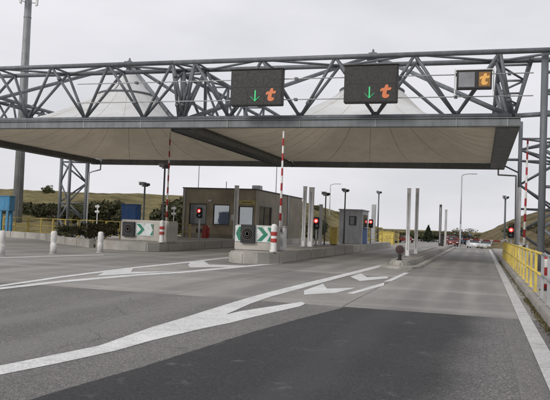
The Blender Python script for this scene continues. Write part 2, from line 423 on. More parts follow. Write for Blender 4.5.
strip([(225.5, 304.8), (248, 298), (270, 292), (310, 282), (350, 272.5), (385, 263.5)],
      [(225, 315), (250, 304), (270, 297), (310, 286), (345, 276.5), (387, 265.5)], ends=(0, 1))
strip([(225, 315), (240, 311.5), (262, 308), (302, 302), (305, 303.6)], [(203, 328.5), (230, 323), (256, 316.5), (300, 306.4), (304, 304.6)], ends=(0, 1))
mark([(304, 294.8), (304, 290.6), (323, 284), (327, 288.8), (356, 287.8), (336, 292.9)])
mark([(350.5, 276.6), (361, 273.6), (367, 277.3), (387, 276.4), (388.6, 278.3), (360, 281.2)])
mark([(347, 293.4), (384.3, 282.6), (384, 285.6), (354, 293.8)])
mark([(383.4, 282), (404, 272.8), (409.5, 272.8), (391, 281.4)])
strip([(-60, 293.5), (0, 285.3), (63, 276), (135, 267), (180, 262.5), (232, 256.8)], [(-60, 295), (0, 286.8), (63, 277.6), (135, 268.4), (180, 263.8), (232, 257.8)])
strip([(0, 287.6), (63, 280.6), (135, 274.3), (180, 271.6), (230, 267), (282, 262.4)], [(0, 289.6), (63, 282.4), (135, 276), (180, 273.2), (230, 268.6), (282, 263.6)])
mark([(97, 275.8), (104, 272.3), (133, 268.6), (131, 272), (152, 271.6), (178, 271.2), (120, 274.6)])
mark([(188, 265.2), (190, 262.6), (204, 261), (209, 264.6), (246, 265.6), (228, 267), (190, 267.4)])
strip([(-40, 258.6), (0, 257.4), (60, 255.6), (104, 254.6)], [(-40, 259.6), (0, 258.4), (60, 256.5), (104, 255.4)], 'worn_paint')
# right edge line, worn
mb = MB(); ye = [-8, 0, 4, 8, 13, 20, 30, 40, 55, 69]; n = len(ye)
xl = lambda y: .645 + .0028*y
mb.add([(xl(y), y, .0085) for y in ye] + [(xl(y)+.21, y, .0085) for y in ye], [(i, n+i, n+i+1, i+1) for i in range(n-1)])
mb.build('lane_marking', 'worn_paint', road)

# right kerb and walkway
KX = 1.09
kerb = bpy.data.objects.new('kerb', None); COL.objects.link(kerb); tag(kerb, kind='structure')
y = -8.0
while y < 66:
    MB().box(KX, KX+.16, y+.004, y+1.0-.004, -.1, .15+random.uniform(-.004, .004)).build('kerb_stone', 'pavement_concrete', kerb, bevel=.02)
    y += 1.0
walk = MB().box(KX+.162, 5.2, -40, 68, -.1, .143).build('pavement', 'pavement_concrete'); tag(walk, kind='structure')
# dirt and weeds gathered in the gutter
mb = MB()
for _ in range(2600):
    y = random.choice([random.uniform(6, 17), random.uniform(5, 40)]); x = KX - abs(random.gauss(0, .05)) - .004
    h = random.uniform(.008, .04); a = random.uniform(0, 6.28); w = random.uniform(.004, .014)
    p = Vector((x, y, 0)); d = Vector((math.cos(a), math.sin(a), 0))*w; t = Vector((random.gauss(0, .02), random.gauss(0, .02), h))
    mb.add([p-d, p+d, p+d*.3+t, p-d*.3+t], [(0, 1, 2, 3)])
tag(mb.build('gutter_weeds', 'weed'), 'dry weeds and litter caught along the right hand kerb', 'weeds', kind='stuff')

# hills
def hill(name, mat, crest, dist, back, front_z, sub=10):
    """crest: list of points; a slope falls towards the viewer over 'dist' metres and the top runs 'back' metres further"""
    rows = []
    for k in range(sub+1):
        t = k/sub; row = []
        for i, p in enumerate(crest):
            d = Vector((p.x, p.y, 0)).normalized()
            q = p - d*dist*(1-t)
            e = t*t*(3-2*t)
            z = front_z + (p.z-front_z)*(.35*t + .65*e) + (random.gauss(0, .10) if 0 < k < sub else random.gauss(0, .05))
            row.append((q.x, q.y, z))
        rows.append(row)
    rows.append([(p.x + p.x/p.length*back, p.y + p.y/p.length*back, p.z+.2) for p in crest])
    rows.append([(p.x + p.x/p.length*back*2, p.y + p.y/p.length*back*2, -2) for p in crest])
    n = len(crest); mb = MB()
    mb.add([v for r in rows for v in r], [(j*n+i, j*n+i+1, (j+1)*n+i+1, (j+1)*n+i) for j in range(len(rows)-1) for i in range(n-1)])
    return tag(mb.build(name, mat, smooth=True), kind='structure')
cp = [(-260, 176, 108), (-120, 182, 110), (-60, 186, 112), (0, 189, 114), (40, 190.5, 115), (90, 193, 116), (130, 193.2, 118), (180, 195.5, 120), (230, 197, 123), (270, 198, 127),
      (300, 200.5, 132), (325, 208, 140), (345, 213.5, 150), (365, 222, 162), (385, 230, 175), (400, 233.5, 190)]
cr = []
for (a, b) in zip(cp[:-1], cp[1:]):
    for k in range(6):
        t = k/6; cr.append((a[0]+(b[0]-a[0])*t, a[1]+(b[1]-a[1])*t, a[2]+(b[2]-a[2])*t))
cr.append(cp[-1])
def at_range(u, v, d):
    r = ray(u, v); t = d/math.hypot(r.x, r.y); return Vector((r.x*t, r.y*t, CH + r.z*t))
hill('hill', 'dry_grass', [at_range(*c) for c in cr], 45, 40, -.6)
# right embankment, parallel to the road
rx = [5.15, 6.2, 8, 10, 12, 14, 20, 60]; rz = [.12, .3, .9, 1.6, 2.2, 2.6, 3.0, 3.2]
rys = [10, 20, 30, 40, 50, 60, 70, 80, 95, 110, 130, 150, 180, 220, 260, 300]
def bank(x, y):
    i = max(k for k in range(len(rx)) if rx[k] <= x + 1e-6); z = rz[i]
    f = 1 if y < 200 else max(.35, 1-(y-200)/200)
    return z*f*(.85+.15*min(1, y/100)) + (random.gauss(0, .07) if x > 6 else 0) + zg(y)*(1 if x < 9 else .3) - (.0 if y > 12 else .05)
random.seed(11)
sheet('embankment', 'bank_grass', rx, rys, bank)
cpr = [(478, 235.5, 175), (484, 232.5, 170), (492, 229, 165), (507, 222, 155), (520, 216.5, 148), (550, 207.5, 138), (600, 196, 128), (700, 182, 115), (860, 168, 100)]
crr = [tuple(a[i]+(b[i]-a[i])*k/5 for i in range(3)) for a, b in zip(cpr[:-1], cpr[1:]) for k in range(5)] + [cpr[-1]]
hill('hill', 'bank_grass', [at_range(*c) for c in crr], 70, 40, -.9)
# low far rise that closes the view straight ahead
fc = [at_range(u, v, 420) for u, v in [(-200, 210), (0, 213), (200, 222), (330, 226), (380, 228.5), (420, 230), (450, 231.5), (480, 232.5), (520, 233), (600, 236), (760, 240)]]
hill('far_hill', 'dry_grass', fc, 120, 200, -3, 4)

# ------------------------------------------------------------------ islands
random.seed(21)
def island(name, core, z, blocks, mat='island_concrete', bevel=.05):
    o = MB().prism(core, -.05, z-.012).build(name, 'pavement_concrete'); tag(o, kind='structure')
    for b in blocks: MB().prism(b, -.04, z+random.uniform(-.006, .006)).build('kerb_block', mat, o, bevel=bevel)
    return o
def side_blocks(x0, x1, y0, y1, step):
    out = []; y = y0
    while y < y1-.2:
        e = min(y+step, y1); out.append([(x0, y+.006), (x1, y+.006), (x1, e-.006), (x0, e-.006)]); y = e
    return out
# island with the cabin
I1L, I1R, I1Z = -9.36, -7.46, .44
nose1 = [(I1L, 25.9), (-9.22, 25.0), (-8.9, 24.45), (-8.4, 24.25), (-7.9, 24.5), (-7.6, 25.0), (I1R, 25.9)]
island('traffic_island', [(I1L+.3, 25.92), (I1R-.3, 25.92), (I1R-.3, 61), (I1L+.3, 61)], I1Z,
       [nose1] + side_blocks(I1L, I1L+.3, 25.9, 61.2, 2.7) + side_blocks(I1R-.3, I1R, 25.9, 61.2, 2.7))
# island with the building: a wide splayed front
I2R, I2Z = -15.2, .44
nose2 = [(I2R+.5, 31.2), (I2R+.4, 30.4), (-15.2, 29.85), (-16.1, 29.65), (-17.6, 29.95), (-18.75, 31.2)]
island('traffic_island', [(I2R-.3, 31.22), (-18.75, 31.22), (-18.75, 46.4), (-22, 46.4), (-22, 64), (I2R-.3, 64)], I2Z,
       [nose2] + [[(I2R-.3, 31.206), (I2R+.5, 31.206), (I2R+.3, 34), (I2R-.3, 34)]] + side_blocks(I2R-.3, I2R+.15, 34.01, 64, 2.7))
spl = [(-17.9, 30.1), (-23.3, 34.4), (-27.6, 39.0), (-33.5, 41.0)]
core = [(-18.76, 31.2), (-23.3, 34.75), (-27.5, 39.3), (-33.5, 41.3), (-34, 64), (-22.02, 64), (-22.02, 46.38), (-18.76, 46.38)]
i2 = MB().prism(core, -.05, .15).build('pavement', 'pavement_concrete'); tag(i2, kind='structure')
for a, b in (((-18.9, 31.05), (-23.3, 34.5)), ((-23.3, 34.5), (-27.5, 39.05)), ((-27.5, 39.05), (-33.6, 41.05))):
    a, b = Vector((*a, 0)), Vector((*b, 0)); L = (b-a).length; k = int(L/1.5)
    for i in range(k):
        p, q = a.lerp(b, i/k+.004/L), a.lerp(b, (i+1)/k-.004/L)
        MB().beam(p+Vector((0, 0, .18)), q+Vector((0, 0, .18)), .26, .46).build('kerb_stone', 'island_concrete', i2, bevel=.03)
# narrow island at the right lane
I3L, I3R, I3Z = -3.55, -2.55, .26
nose3 = [(I3L, 29.0), (-3.5, 28.2), (-3.25, 27.75), (-2.95, 27.65), (-2.68, 27.9), (I3R, 28.6), (I3R, 29.0)]
i3 = island('traffic_island', [(I3L+.25, 29.02), (I3R-.25, 29.02), (I3R-.25, 69.5), (I3L+.25, 69.5)], I3Z,
       [nose3] + side_blocks(I3L, I3L+.25, 29, 69.6, 2.4) + side_blocks(I3R-.25, I3R, 29, 69.6, 2.4), bevel=.07)
MB().prism([(-3.85, 29.5), (-3.78, 27.5), (-3.4, 26.8), (-2.9, 26.6), (-2.45, 26.9), (-2.22, 27.8), (-2.2, 69.5), (-2.54, 69.5), (-2.54, 28.6), (-2.68, 27.88), (-2.95, 27.62), (-3.27, 27.73), (-3.53, 28.2), (-3.57, 29.5)], -.03, .085).build('apron', 'island_concrete', i3, bevel=.03)

# ------------------------------------------------------------------ toll canopy
random.seed(5)
CX0, CXM, CX1, CY0, CY1 = -27.7, -12.85, 1.25, 27.75, 45.5
ZB, ZT = 6.02, 8.33                                   # bottom and top chords
can = thing('toll_canopy', (-12.85, 36.6, 0), 'wide grey steel space-truss canopy with two peaked white fabric roofs over the lanes', 'canopy')
OC = can.location.copy()
def cpart(mb, name, mat, parent=None, smooth=False, bevel=0):
    mb.v = [p - OC for p in mb.v]
    return mb.build(name, mat, parent or can, smooth, bevel)
def member(a, b, r, name, parent, mat='steel', n=10):
    return cpart(MB().tube(a, b, r, n=n), name, mat, parent, smooth=True)
def group_part(name, mb, mat): return cpart(mb, name, mat)
def truss(name, bots, tops, w, along, fixed, lace=True, r_ch=.10, r_br=.066):
    """two top chords 2w apart over one bottom chord; along = 'x' or 'y'"""
    P = (lambda s, o, z: Vector((s, fixed+o, z))) if along == 'x' else (lambda s, o, z: Vector((fixed+o, s, z)))
    lo, hi = min(bots), max(bots)
    root = cpart(MB().tube(P(lo, 0, ZB), P(hi, 0, ZB), .105, n=12), name, 'steel', smooth=True)
    tl, th = min(tops + [lo]), max(tops + [hi])
    for o in (-w, w): member(P(tl, o, ZT), P(th, o, ZT), r_ch, 'chord', root)
    ts = sorted(tops); i_c = 0
    for b in bots:
        for t in ts:
            if abs(t-b) < 2.1:
                for o in (-w, w):
                    A_, B_ = P(b, 0, ZB+.02), P(t + (.0 if o < 0 else -.12), o, ZT)
                    br = member(A_, B_, r_br, 'brace', root)
                    if name == 'front_truss' and o < 0 and (i_c := i_c + 1) % 3 == 1:
                        f_ = .22 if i_c % 2 else .74
                        member(A_.lerp(B_, f_), A_.lerp(B_, f_+.05), r_br+.035, 'collar', root, n=8)
    for i in range(len(ts)-1):
        o = w if i % 2 else -w
        member(P(ts[i], o, ZT), P(ts[i+1], -o, ZT), .05, 'lacing', root)
    for t in ts: member(P(t, -w, ZT), P(t, w, ZT), .05, 'lacing', root)
    for b in bots[1:-1]:                              # little gusset plates at the bottom nodes
        q = P(b, 0, ZB+.09)
        cpart(MB().box(q.x-.16, q.x+.16, q.y-.03, q.y+.03, q.z-.1, q.z+.12), 'gusset', 'steel', root)
    return root
truss('front_truss', [CX1-.2, -1.02, -4.18, -7.33, -10.5, -12.6, -12.85], [.55, -2.61, -5.75, -8.85, -11.85, -12.9, 3.2], .75, 'x', CY0)
truss('front_truss', [-12.86, -14.57, -17.55, -20.6, -23.65, -26.6, CX0+.1], [-12.91, -16.02, -18.95, -21.95, -25.0, -28.4], .75, 'x', CY0)
yb = [CY0+.3, 30.7, 33.65, 36.6, 39.55, 42.5, CY1-.3]; yt = [29.2, 32.2, 35.1, 38.1, 41.0, 44.0]
truss('side_truss', yb, yt, .58, 'y', 1.15)
truss('side_truss', yb, yt, .58, 'y', CX0)
truss('middle_truss', yb, yt, .62, 'y', CXM)
truss('rear_truss', [CX1-.2, -1.02, -4.18, -7.33, -10.5, -12.6], [.55, -2.61, -5.75, -8.85, -11.85], .6, 'x', CY1)
truss('rear_truss', [-13.1, -14.57, -17.55, -20.6, -23.65, -26.6], [-12.95, -16.02, -18.95, -21.95, -25.0], .6, 'x', CY1)
# edge beams and gutters
fb = cpart(MB().box(CX0-.3, CX1+.12, CY0-.14, CY0+.14, 5.60, 5.905), 'edge_beam', 'beam_paint', bevel=.02)
cpart(MB().box(CX0-.3, CX1+.12, CY0-.20, CY0+.20, 5.908, 5.945), 'flange', 'beam_paint', fb)
for xx in (-24, -20.6, -17.5, -14.6, -10.5, -7.3, -4.15, -1.0, .9):
    cpart(MB().box(xx-.012, xx+.012, CY0-.165, CY0-.143, 5.605, 5.90), 'stiffener', 'galvanised', fb)
cpart(MB().box(CX0-.3, CX1+.12, CY1-.2, CY1+.2, 5.55, 5.93), 'edge_beam', 'beam_paint', bevel=.02)
cpart(MB().box(CX0-.42, CX0+.42, CY0+.22, CY1-.22, 5.58, 5.9), 'gutter_beam', 'dark_steel', bevel=.03)
cpart(MB().box(CX1-.75, CX1+.12, CY0+.22, CY1-.22, 5.58, 5.9), 'gutter_beam', 'beam_paint', bevel=.03)
gb = cpart(MB().box(CXM-.42, CXM+.42, CY0+.22, CY1-.22, 5.55, 5.9), 'gutter_beam', 'dark_steel', bevel=.03)
for s_ in (-1, 1): cpart(MB().box(CXM+s_*.46-.025, CXM+s_*.46+.025, CY0+.25, CY1-.25, 5.50, 5.72), 'lip', 'beam_paint', gb)
# fabric roofs
def fabric(x0, x1, y0, y1):
    cx, cy = (x0+x1)/2, (y0+y1)/2; N = 96; K = 18; R0 = 1.62; ZR = 8.85
    def edge(a):
        dx, dy = math.cos(a), math.sin(a); hx, hy = (x1-x0)/2, (y1-y0)/2
        s = min(hx/abs(dx) if abs(dx) > 1e-6 else 1e9, hy/abs(dy) if abs(dy) > 1e-6 else 1e9)
        return Vector((cx+dx*s, cy+dy*s, 5.92))
    def P(a, t):                                      # t 0 ring .. 1 edge
        e = edge(a); r = Vector((cx+math.cos(a)*R0, cy+math.sin(a)*R0, ZR))
        q = r.lerp(e, t); q.z = 5.92 + (ZR-5.92)*(1-t)**2.1
        return q
    mb = MB()
    angs = [2*math.pi*i/N for i in range(N)]
    vs = []
    for k in range(3):                               # cap above the ring
        t = k/3; r = .35 + (R0-.35)*t
        for a in angs: vs.append(Vector((cx+math.cos(a)*r, cy+math.sin(a)*r, 10.35 + (ZR-10.35)*(t**.8))))
    for k in range(K+1):
        for a in angs: vs.append(P(a, k/K))
    mb.add(vs, [(k*N+i, k*N+(i+1) % N, (k+1)*N+(i+1) % N, (k+1)*N+i) for k in range(K+3) for i in range(N)])
    m = cpart(mb, 'fabric_roof', 'membrane', smooth=True)
    bm = bmesh.new(); bm.from_mesh(m.data)           # outside faces up
    if sum(f.normal.z*f.calc_area() for f in bm.faces) < 0: bmesh.ops.reverse_faces(bm, faces=bm.faces)
    bm.to_mesh(m.data); bm.free()
    for j in range(20):                              # welded seams
        a = 2*math.pi*(j+.5)/20; sm = MB(); prev = P(a, 0)
        for k in range(1, 13):
            q = P(a, k/12.2); sm.tube(prev, q, .011, n=5); prev = q
        cpart(sm, 'seam', 'seam_tape', m)
    # stiffening ring
    rg = MB(); n = 48
    for i in range(n):
        a, b = 2*math.pi*i/n, 2*math.pi*(i+1)/n
        rg.tube((cx+math.cos(a)*(R0+.06), cy+math.sin(a)*(R0+.06), ZR+.02), (cx+math.cos(b)*(R0+.06), cy+math.sin(b)*(R0+.06), ZR+.02), .06, n=8)
    cpart(rg, 'ring', 'steel')
    # pyramid of struts over it, hub and finial
    top = Vector((cx, cy, 10.72))
    for ex, ey in ((x0+.1, y0), (x1-.1, y0), (x0+.1, y1), (x1-.1, y1)):
        d = (Vector((ex, ey, 0)) - Vector((cx, cy, 0))).normalized()
        member(top + d*.2, (ex, ey, ZB+.05), .10, 'strut', None)
    hub = cpart(MB().lathe(top, [(.0, -.5), (.16, -.5), (.16, -.12), (.42, -.1), (.42, .02), (.2, .06), (.2, .2), (.06, .3), (.05, .42)], 14), 'hub', 'steel')
    for a in range(5):
        t = a*2*math.pi/5+.4; cpart(MB().beam(top+Vector((math.cos(t)*.3, math.sin(t)*.3, .0)), top+Vector((math.cos(t)*.3, math.sin(t)*.3, .18)), .09, .09), 'lug', 'steel', hub)
    for a in range(4):                                # hangers from hub to ring
        t = a*math.pi/2; member(top+Vector((0, 0, -.45)), (cx+math.cos(t)*R0, cy+math.sin(t)*R0, ZR+.1), .02, 'hanger', hub, n=6)
fabric(CXM+.3, CX1-.2, CY0+.2, CY1-.2); fabric(CX0+.2, CXM-.3, CY0+.2, CY1-.2)
# rails that carry the lane signals
for z in (7.48, 6.63):
    rl = member((-17.5, 26.93, z), (1.75, 26.93, z), .022, 'sign_rail', None, 'galvanised', 8)
    for x in (-14.57, -13.5, -7.33, -4.18, -1.02, .9):
        cpart(MB().box(x-.06, x+.06, 26.86, 27.05, z-.05, z+.05), 'clamp', 'steel', rl)
# towers: vertical legs with K bracing
def tower(legs, r, z1, pairs, levels, bare=None):
    root = cpart(MB().tube(Vector((*legs[0], .1)), Vector((*legs[0], z1)), r[0], n=12), 'tower', 'steel', smooth=True)
    cpart(MB().box(legs[0][0]-.3, legs[0][0]+.3, legs[0][1]-.3, legs[0][1]+.3, .12, .17), 'base_plate', 'steel', root)
    for q, rr in zip(legs[1:], r[1:]):
        member(Vector((*q, .1)), Vector((*q, z1)), rr, 'leg', root)
        cpart(MB().box(q[0]-.25, q[0]+.25, q[1]-.25, q[1]+.25, .12, .17), 'base_plate', 'steel', root)
    for a, b in pairs:
        A, B = Vector((*legs[a], 0)), Vector((*legs[b], 0))
        for z in levels: member(A+Vector((0, 0, z)), B+Vector((0, 0, z)), .06, 'strut', root)
        zs = [.2] + list(levels)
        for i in range(len(zs)-1):
            m = (zs[i]+zs[i+1])/2
            member(A+Vector((0, 0, m)), B+Vector((0, 0, zs[i]+.05)), .065, 'brace', root)
            member(A+Vector((0, 0, m)), B+Vector((0, 0, zs[i+1]-.05)), .065, 'brace', root)
    return root
TR = tower([(2.2, 44.0), (4.35, 44.0), (4.35, 46.2)], (.12, .12, .1), ZT, [(0, 1), (0, 2)], [3.05, 5.95, 7.3])
TF = tower([(2.17, 27.4), (4.35, 27.6), (4.35, 29.6)], (.13, .13, .1), ZT, [(1, 2), (0, 1)], [3.3, 6.1, 7.6])
TL = tower([(-28.55, 45.8), (-30.55, 45.4), (-29.6, 45.1)], (.15, .13, .12), 6.4, [(0, 1), (1, 2), (0, 2)], [2.6, 5.7])
TL2 = tower([(-28.75, 27.6), (-30.9, 27.6), (-29.9, 29.0)], (.14, .12, .10), ZT, [(0, 1), (0, 2)], [3.0, 5.9])
member((2.2, 44.0, .2), (2.2, 44.0, 4.35), .128, 'sleeve', TR, 'column_white', 14)
member((2.2, 44.0, ZB), (1.1, 44.0, ZB), .08, 'strut', TR); member((2.2, 44.0, 5.2), (1.1, 44.0, 5.75), .05, 'strut', TR)
member((2.17, 27.4, ZB), (1.2, CY0, ZB), .09, 'strut', TF); member((2.17, 27.4, 6.02), (4.35, 27.6, 6.02), .1, 'strut', TF)
member((-28.55, 45.8, 5.75), (-27.6, 45.5, 5.75), .1, 'strut', TL)
# rainwater pipes under the rear corners
for a in ([(1.0, 45.4, 5.6), (1.0, 45.4, 5.2), (2.0, 44.1, 5.05), (2.05, 44.1, .2)], [(-27.2, 45.4, 5.6), (-27.2, 45.4, 5.15), (-28.0, 45.55, 5.0), (-28.36, 45.75, 4.9), (-28.36, 45.75, .2)]):
    p = MB()
    for i in range(len(a)-1): p.tube(a[i], a[i+1], .05, n=8)
    cpart(p, 'drain_pipe', 'galvanised')

# ------------------------------------------------------------------ lane signals on the gantry
def arrow_down(parent, cx, y, cz, h, mat):
    w = h*.62; d = h*.055
    mb = MB().beam((cx, y, cz+h/2), (cx, y, cz-h/2), d*2, .012)
    g = mb.build('arrow_shaft', mat, parent)
    for s_ in (-1, 1): MB().beam((cx+s_*w*.68, y, cz-h*.08), (cx, y-.001, cz-h*.5), d*2.2, .012).build('arrow_barb', mat, parent)
def orange_t(parent, cx, y, cz, h, mat):
    """slanted rounded t with a leaf-shaped bar"""
    sl = .16
    pts = [(-.06, .44), (.06, .52), (.19, .44), (.15, .27), (.36, .30), (.40, .18), (.30, .07), (.09, .08), (.05, -.14), (.08, -.25), (.22, -.20), (.27, -.34), (.12, -.48), (-.12, -.50), (-.27, -.36), (-.24, -.08), (-.20, .06), (-.38, -.02), (-.42, .12), (-.30, .24), (-.11, .26)]
    MB().prism_xz([(cx+(p[0])*h, cz+p[1]*h) for p in pts], y-.006, y+.004).build('pictogram', mat, parent)
def gantry_sign(x0, x1, z0, z1, label):
    cx = (x0+x1)/2; Y0, Y1 = 26.55, 26.86
    o = thing('lane_signal', (cx, Y1, z0), label, 'lane signal', 'signals over the lanes'); L = o.location
    W, H = (x1-x0)/2, z1-z0
    hs = MB().box(-W, W, -.30, 0, 0, H).build('housing', 'sign_black', o, bevel=.025)
    MB().box(-W-.03, W+.03, -.34, 0, H+.002, H+.035).build('hood', 'sign_black', o)
    pw = (2*W-.12)/3
    for i in range(3):
        for j in range(2):
            px = -W+.06+i*pw; pz = .05+j*(H-.1)/2
            MB().box(px+.006, px+pw-.006, -.309, -.303, pz+.006, pz+(H-.1)/2-.006).build('display_panel', 'sign_black', hs)
    for i in (1, 2): MB().box(-W+.06+i*pw-.005, -W+.06+i*pw+.005, -.312, -.303, H*.42, H*.93).build('seam', 'frame_dark' if i == 3 else 'led_off', hs)
    ar = bpy.data.objects.new('arrow', None); COL.objects.link(ar); ar.parent = o
    arrow_down(ar, -.03, -.318, H*.27, H*.30, 'led_green')
    orange_t(o, W*.58, -.318, H*.29, H*.36, 'led_orange')
    for s_ in (-1, 1):
        MB().box(s_*W*.7-.04, s_*W*.7+.04, .002, .10, .15, H-.15).build('bracket', 'steel', o)
    return o
gantry_sign(-10.03, -7.80, 6.34, 7.82, 'large dark signal box with green down arrow, nearest the middle truss')
gantry_sign(-5.28, -3.19, 6.39, 7.86, 'large dark signal box with green down arrow, above the lane left of the narrow island')
o = thing('lane_signal', (-.36, 26.86, 6.86), 'small signal box with amber square, over the right lane', 'lane signal', 'signals over the lanes')
MB().box(-.64, .64, -.28, 0, 0, .70).build('housing', 'sign_black', o, bevel=.02)
MB().box(-.66, .66, -.32, .0, .702, .735).build('hood', 'white_metal', o)
MB().box(-.56, .02, -.289, -.283, .07, .63).build('display_panel', 'led_grey', o)
dp = MB().box(.17, .58, -.289, -.283, .08, .62).build('display_panel', 'led_amber', o)
orange_t(dp, .375, -.295, .35, .44, 'led_yellow')
for s_ in (-1, 1):
    MB().box(s_*.70-.025, s_*.70+.025, -.14, -.09, -.22, .80).build('bracket', 'white_metal', o)
MB().box(-.72, .72, -.02+.03, .06, .72, .76).build('bracket', 'white_metal', o)

# ------------------------------------------------------------------ island noses: concrete block, chevron board, light box
def chevron(x, z, h, w, s_, clip=None):
    t = h*.36
    pts = [(x, z+h/2), (x+s_*t, z+h/2), (x+s_*(t+w), z), (x+s_*t, z-h/2), (x, z-h/2), (x+s_*w, z)]
    if clip is not None: pts = [((min if s_ > 0 else max)(p[0], clip), p[1]) for p in pts]
    return pts
def nose_block(x0, x1, y, z0, h, depth, board, box_x, label):
    o = thing('crash_block', ((x0+x1)/2, y, z0), label, 'barrier', 'concrete blocks on the island noses'); cx = o.location.x
    MB().box(x0-cx, x1-cx, 0, depth, 0, h).build('body', 'barrier_concrete', o, bevel=.05)
    b0, b1, c0, c1 = board[0]-cx, board[1]-cx, board[2]-z0, board[3]-z0
    bd = MB().box(b0, b1, -.035, -.004, c0, c1).build('chevron_board', 'white_sheet', o, bevel=.006)
    zc, hh = (c0+c1)/2, (c1-c0)*.88
    bx0, bx1 = box_x[0]-cx, box_x[1]-cx
    chs = []
    if bx0-b0 > .15: chs.append(([(bx0-.03, zc+hh/2), (b0+.16, zc+hh/2), (b0+.04, zc), (b0+.16, zc-hh/2), (bx0-.03, zc-hh/2), (b0+.22, zc)]))
    chs.append(chevron(bx1+.06, zc, hh, .26, 1))
    chs.append(chevron(b1-.16, zc, hh, .26, 1, b1-.012))
    for c in chs: MB().prism_xz(c, -.041, -.0365).build('chevron', 'green_sheet', bd)
    lb = MB().box(bx0, bx1, -.16, -.037, c0-.05, c1+.05).build('light_box', 'black_plastic', o, bevel=.012)
    lx, lz = (bx0+bx1)/2, (c0+c1)/2
    for r in (.24, .17, .10):
        if r*2 < (bx1-bx0): MB().lathe((lx, -.161, lz), [(r, 0), (r, .02+(.24-r)*.2), (r-.035, .02+(.24-r)*.2), (r-.035, 0)], 24, 'y').build('lens', 'lens_grey' if r != .17 else 'frame_dark', lb)
    return o
nose_block(-9.30, -7.72, 25.75, .44, 1.02, 1.1, (-9.27, -7.78, .80, 1.42), (-9.0, -8.42), 'grey concrete block with green chevrons at the nose of the cabin island')
q = [gy(u, 230, 31.0).x for u in (120.4, 168, 136, 153.5, 123.7, 135.6)]
nose_block(q[0], q[1], 31.0, .44, 1.06, 1.2, (q[4]-.02, q[3], .72, 1.34), (q[4], q[5]), 'weathered concrete block with green chevron facing left lanes, beside the blue cabin')
# red and white bollards at their right end
def striped_bollard(loc, label):
    o = thing('bollard', loc, label, 'bollard', 'red banded bollards')
    b = MB().lathe((0, 0, 0), [(.15, 0), (.15, .05), (.122, .09), (.116, .99), (.095, 1.06), (.04, 1.09)], 18).build('body', 'bollard_white', o, smooth=True)
    for z in (.38, .64): MB().lathe((0, 0, 0), [(.124, z), (.126, z+.02), (.125, z+.13), (.122, z+.15)], 18).build('band', 'red_paint', b, smooth=True)
    return o
striped_bollard((-7.62, 25.55, .44), 'white bollard with red bands in front of the boom beside the cabin island block')
striped_bollard((gy(162, 230, 30.65).x, 30.65, .44), 'white bollard with red bands at the right end of the far concrete block')
# white concrete bollards at the left
def white_bollard():
    o = thing('bollard', (0, 0, 0), '', 'bollard', 'white bollards on the left apron')
    MB().lathe((0, 0, 0), [(.130, 0), (.128, .40), (.108, .43), (.108, .48), (.125, .52), (.122, .84), (.10, .90), (.03, .92)], 16).build('body', 'bollard_white', o, smooth=True)
    MB().lathe((0, 0, 0), [(.17, 0), (.165, .02), (.14, .025)], 16).build('base', 'concrete_post', o)
    return o
wb = white_bollard()
for i, (u, v, lb) in enumerate([(1, 256, 'white waisted bollard cut by the left edge of the picture'), (53, 254, 'white waisted bollard in front of the lattice tower'), (100, 252.6, 'white waisted bollard nearest the concrete block')]):
    b_ = wb if i == 0 else copy_tree(wb); p = gz(u, v); place(b_, (p.x, p.y, 0), lb)

# ------------------------------------------------------------------ booms
def raised_boom(loc, L, label, lean=(.0, .0)):
    o = thing('boom_barrier', loc, label, 'boom barrier', 'toll booms')
    c = MB().box(-.17, .17, -.2, .2, 0, .98).build('cabinet', 'white_metal', o, bevel=.03)
    MB().box(-.19, .19, -.22, .22, .982, 1.02).build('lid', 'grey_metal', c)
    MB().box(-.1, .1, -.206, -.202, .2, .8).build('door', 'grey_metal', c)
    MB().tube((0, -.30, .85), (lean[0], -.30+lean[1], L), .05, .036, n=10).build('arm', 'boom_stripes', o, smooth=True)
    MB().tube((0, -.36, .85), (0, -.1, .85), .07, n=12).build('pivot', 'black_plastic', o)
    return o
a = gx(283, 133, -7.95); raised_boom((-7.89, 27.6, .44), 4.95, 'raised red and white boom behind the cabin island block')
raised_boom((-15.40, 32.6, .44), 5.6, 'raised red and white boom behind the far concrete block by the building')
raised_boom((1.68, 29.4, .143), 5.15, 'raised red and white boom behind the yellow railing', (.05, .0))
o = thing('boom_barrier', (1.75, 52, .143), 'lowered red boom across the end of the right lane', 'boom barrier', 'toll booms')
MB().box(-.17, .17, -.2, .2, 0, 1.0).build('cabinet', 'white_metal', o, bevel=.03)
MB().tube((0, -.28, .84), (-4.1, -.28, .90), .055, .04, n=10).build('arm', 'boom_stripes_flat', o, smooth=True)
MB().tube((0, -.34, .84), (0, -.1, .84), .07, n=12).build('pivot', 'black_plastic', o)
o = thing('boom_barrier', (-3.2, 62, .26), 'dark low boom cabinet beside the dark columns on the narrow island', 'boom barrier', 'toll booms')
MB().box(-.17, .17, -.2, .2, 0, .95).build('cabinet', 'frame_dark', o, bevel=.03); MB().box(-.19, .19, -.22, .22, .952, 1.0).build('lid', 'black_plastic', o)

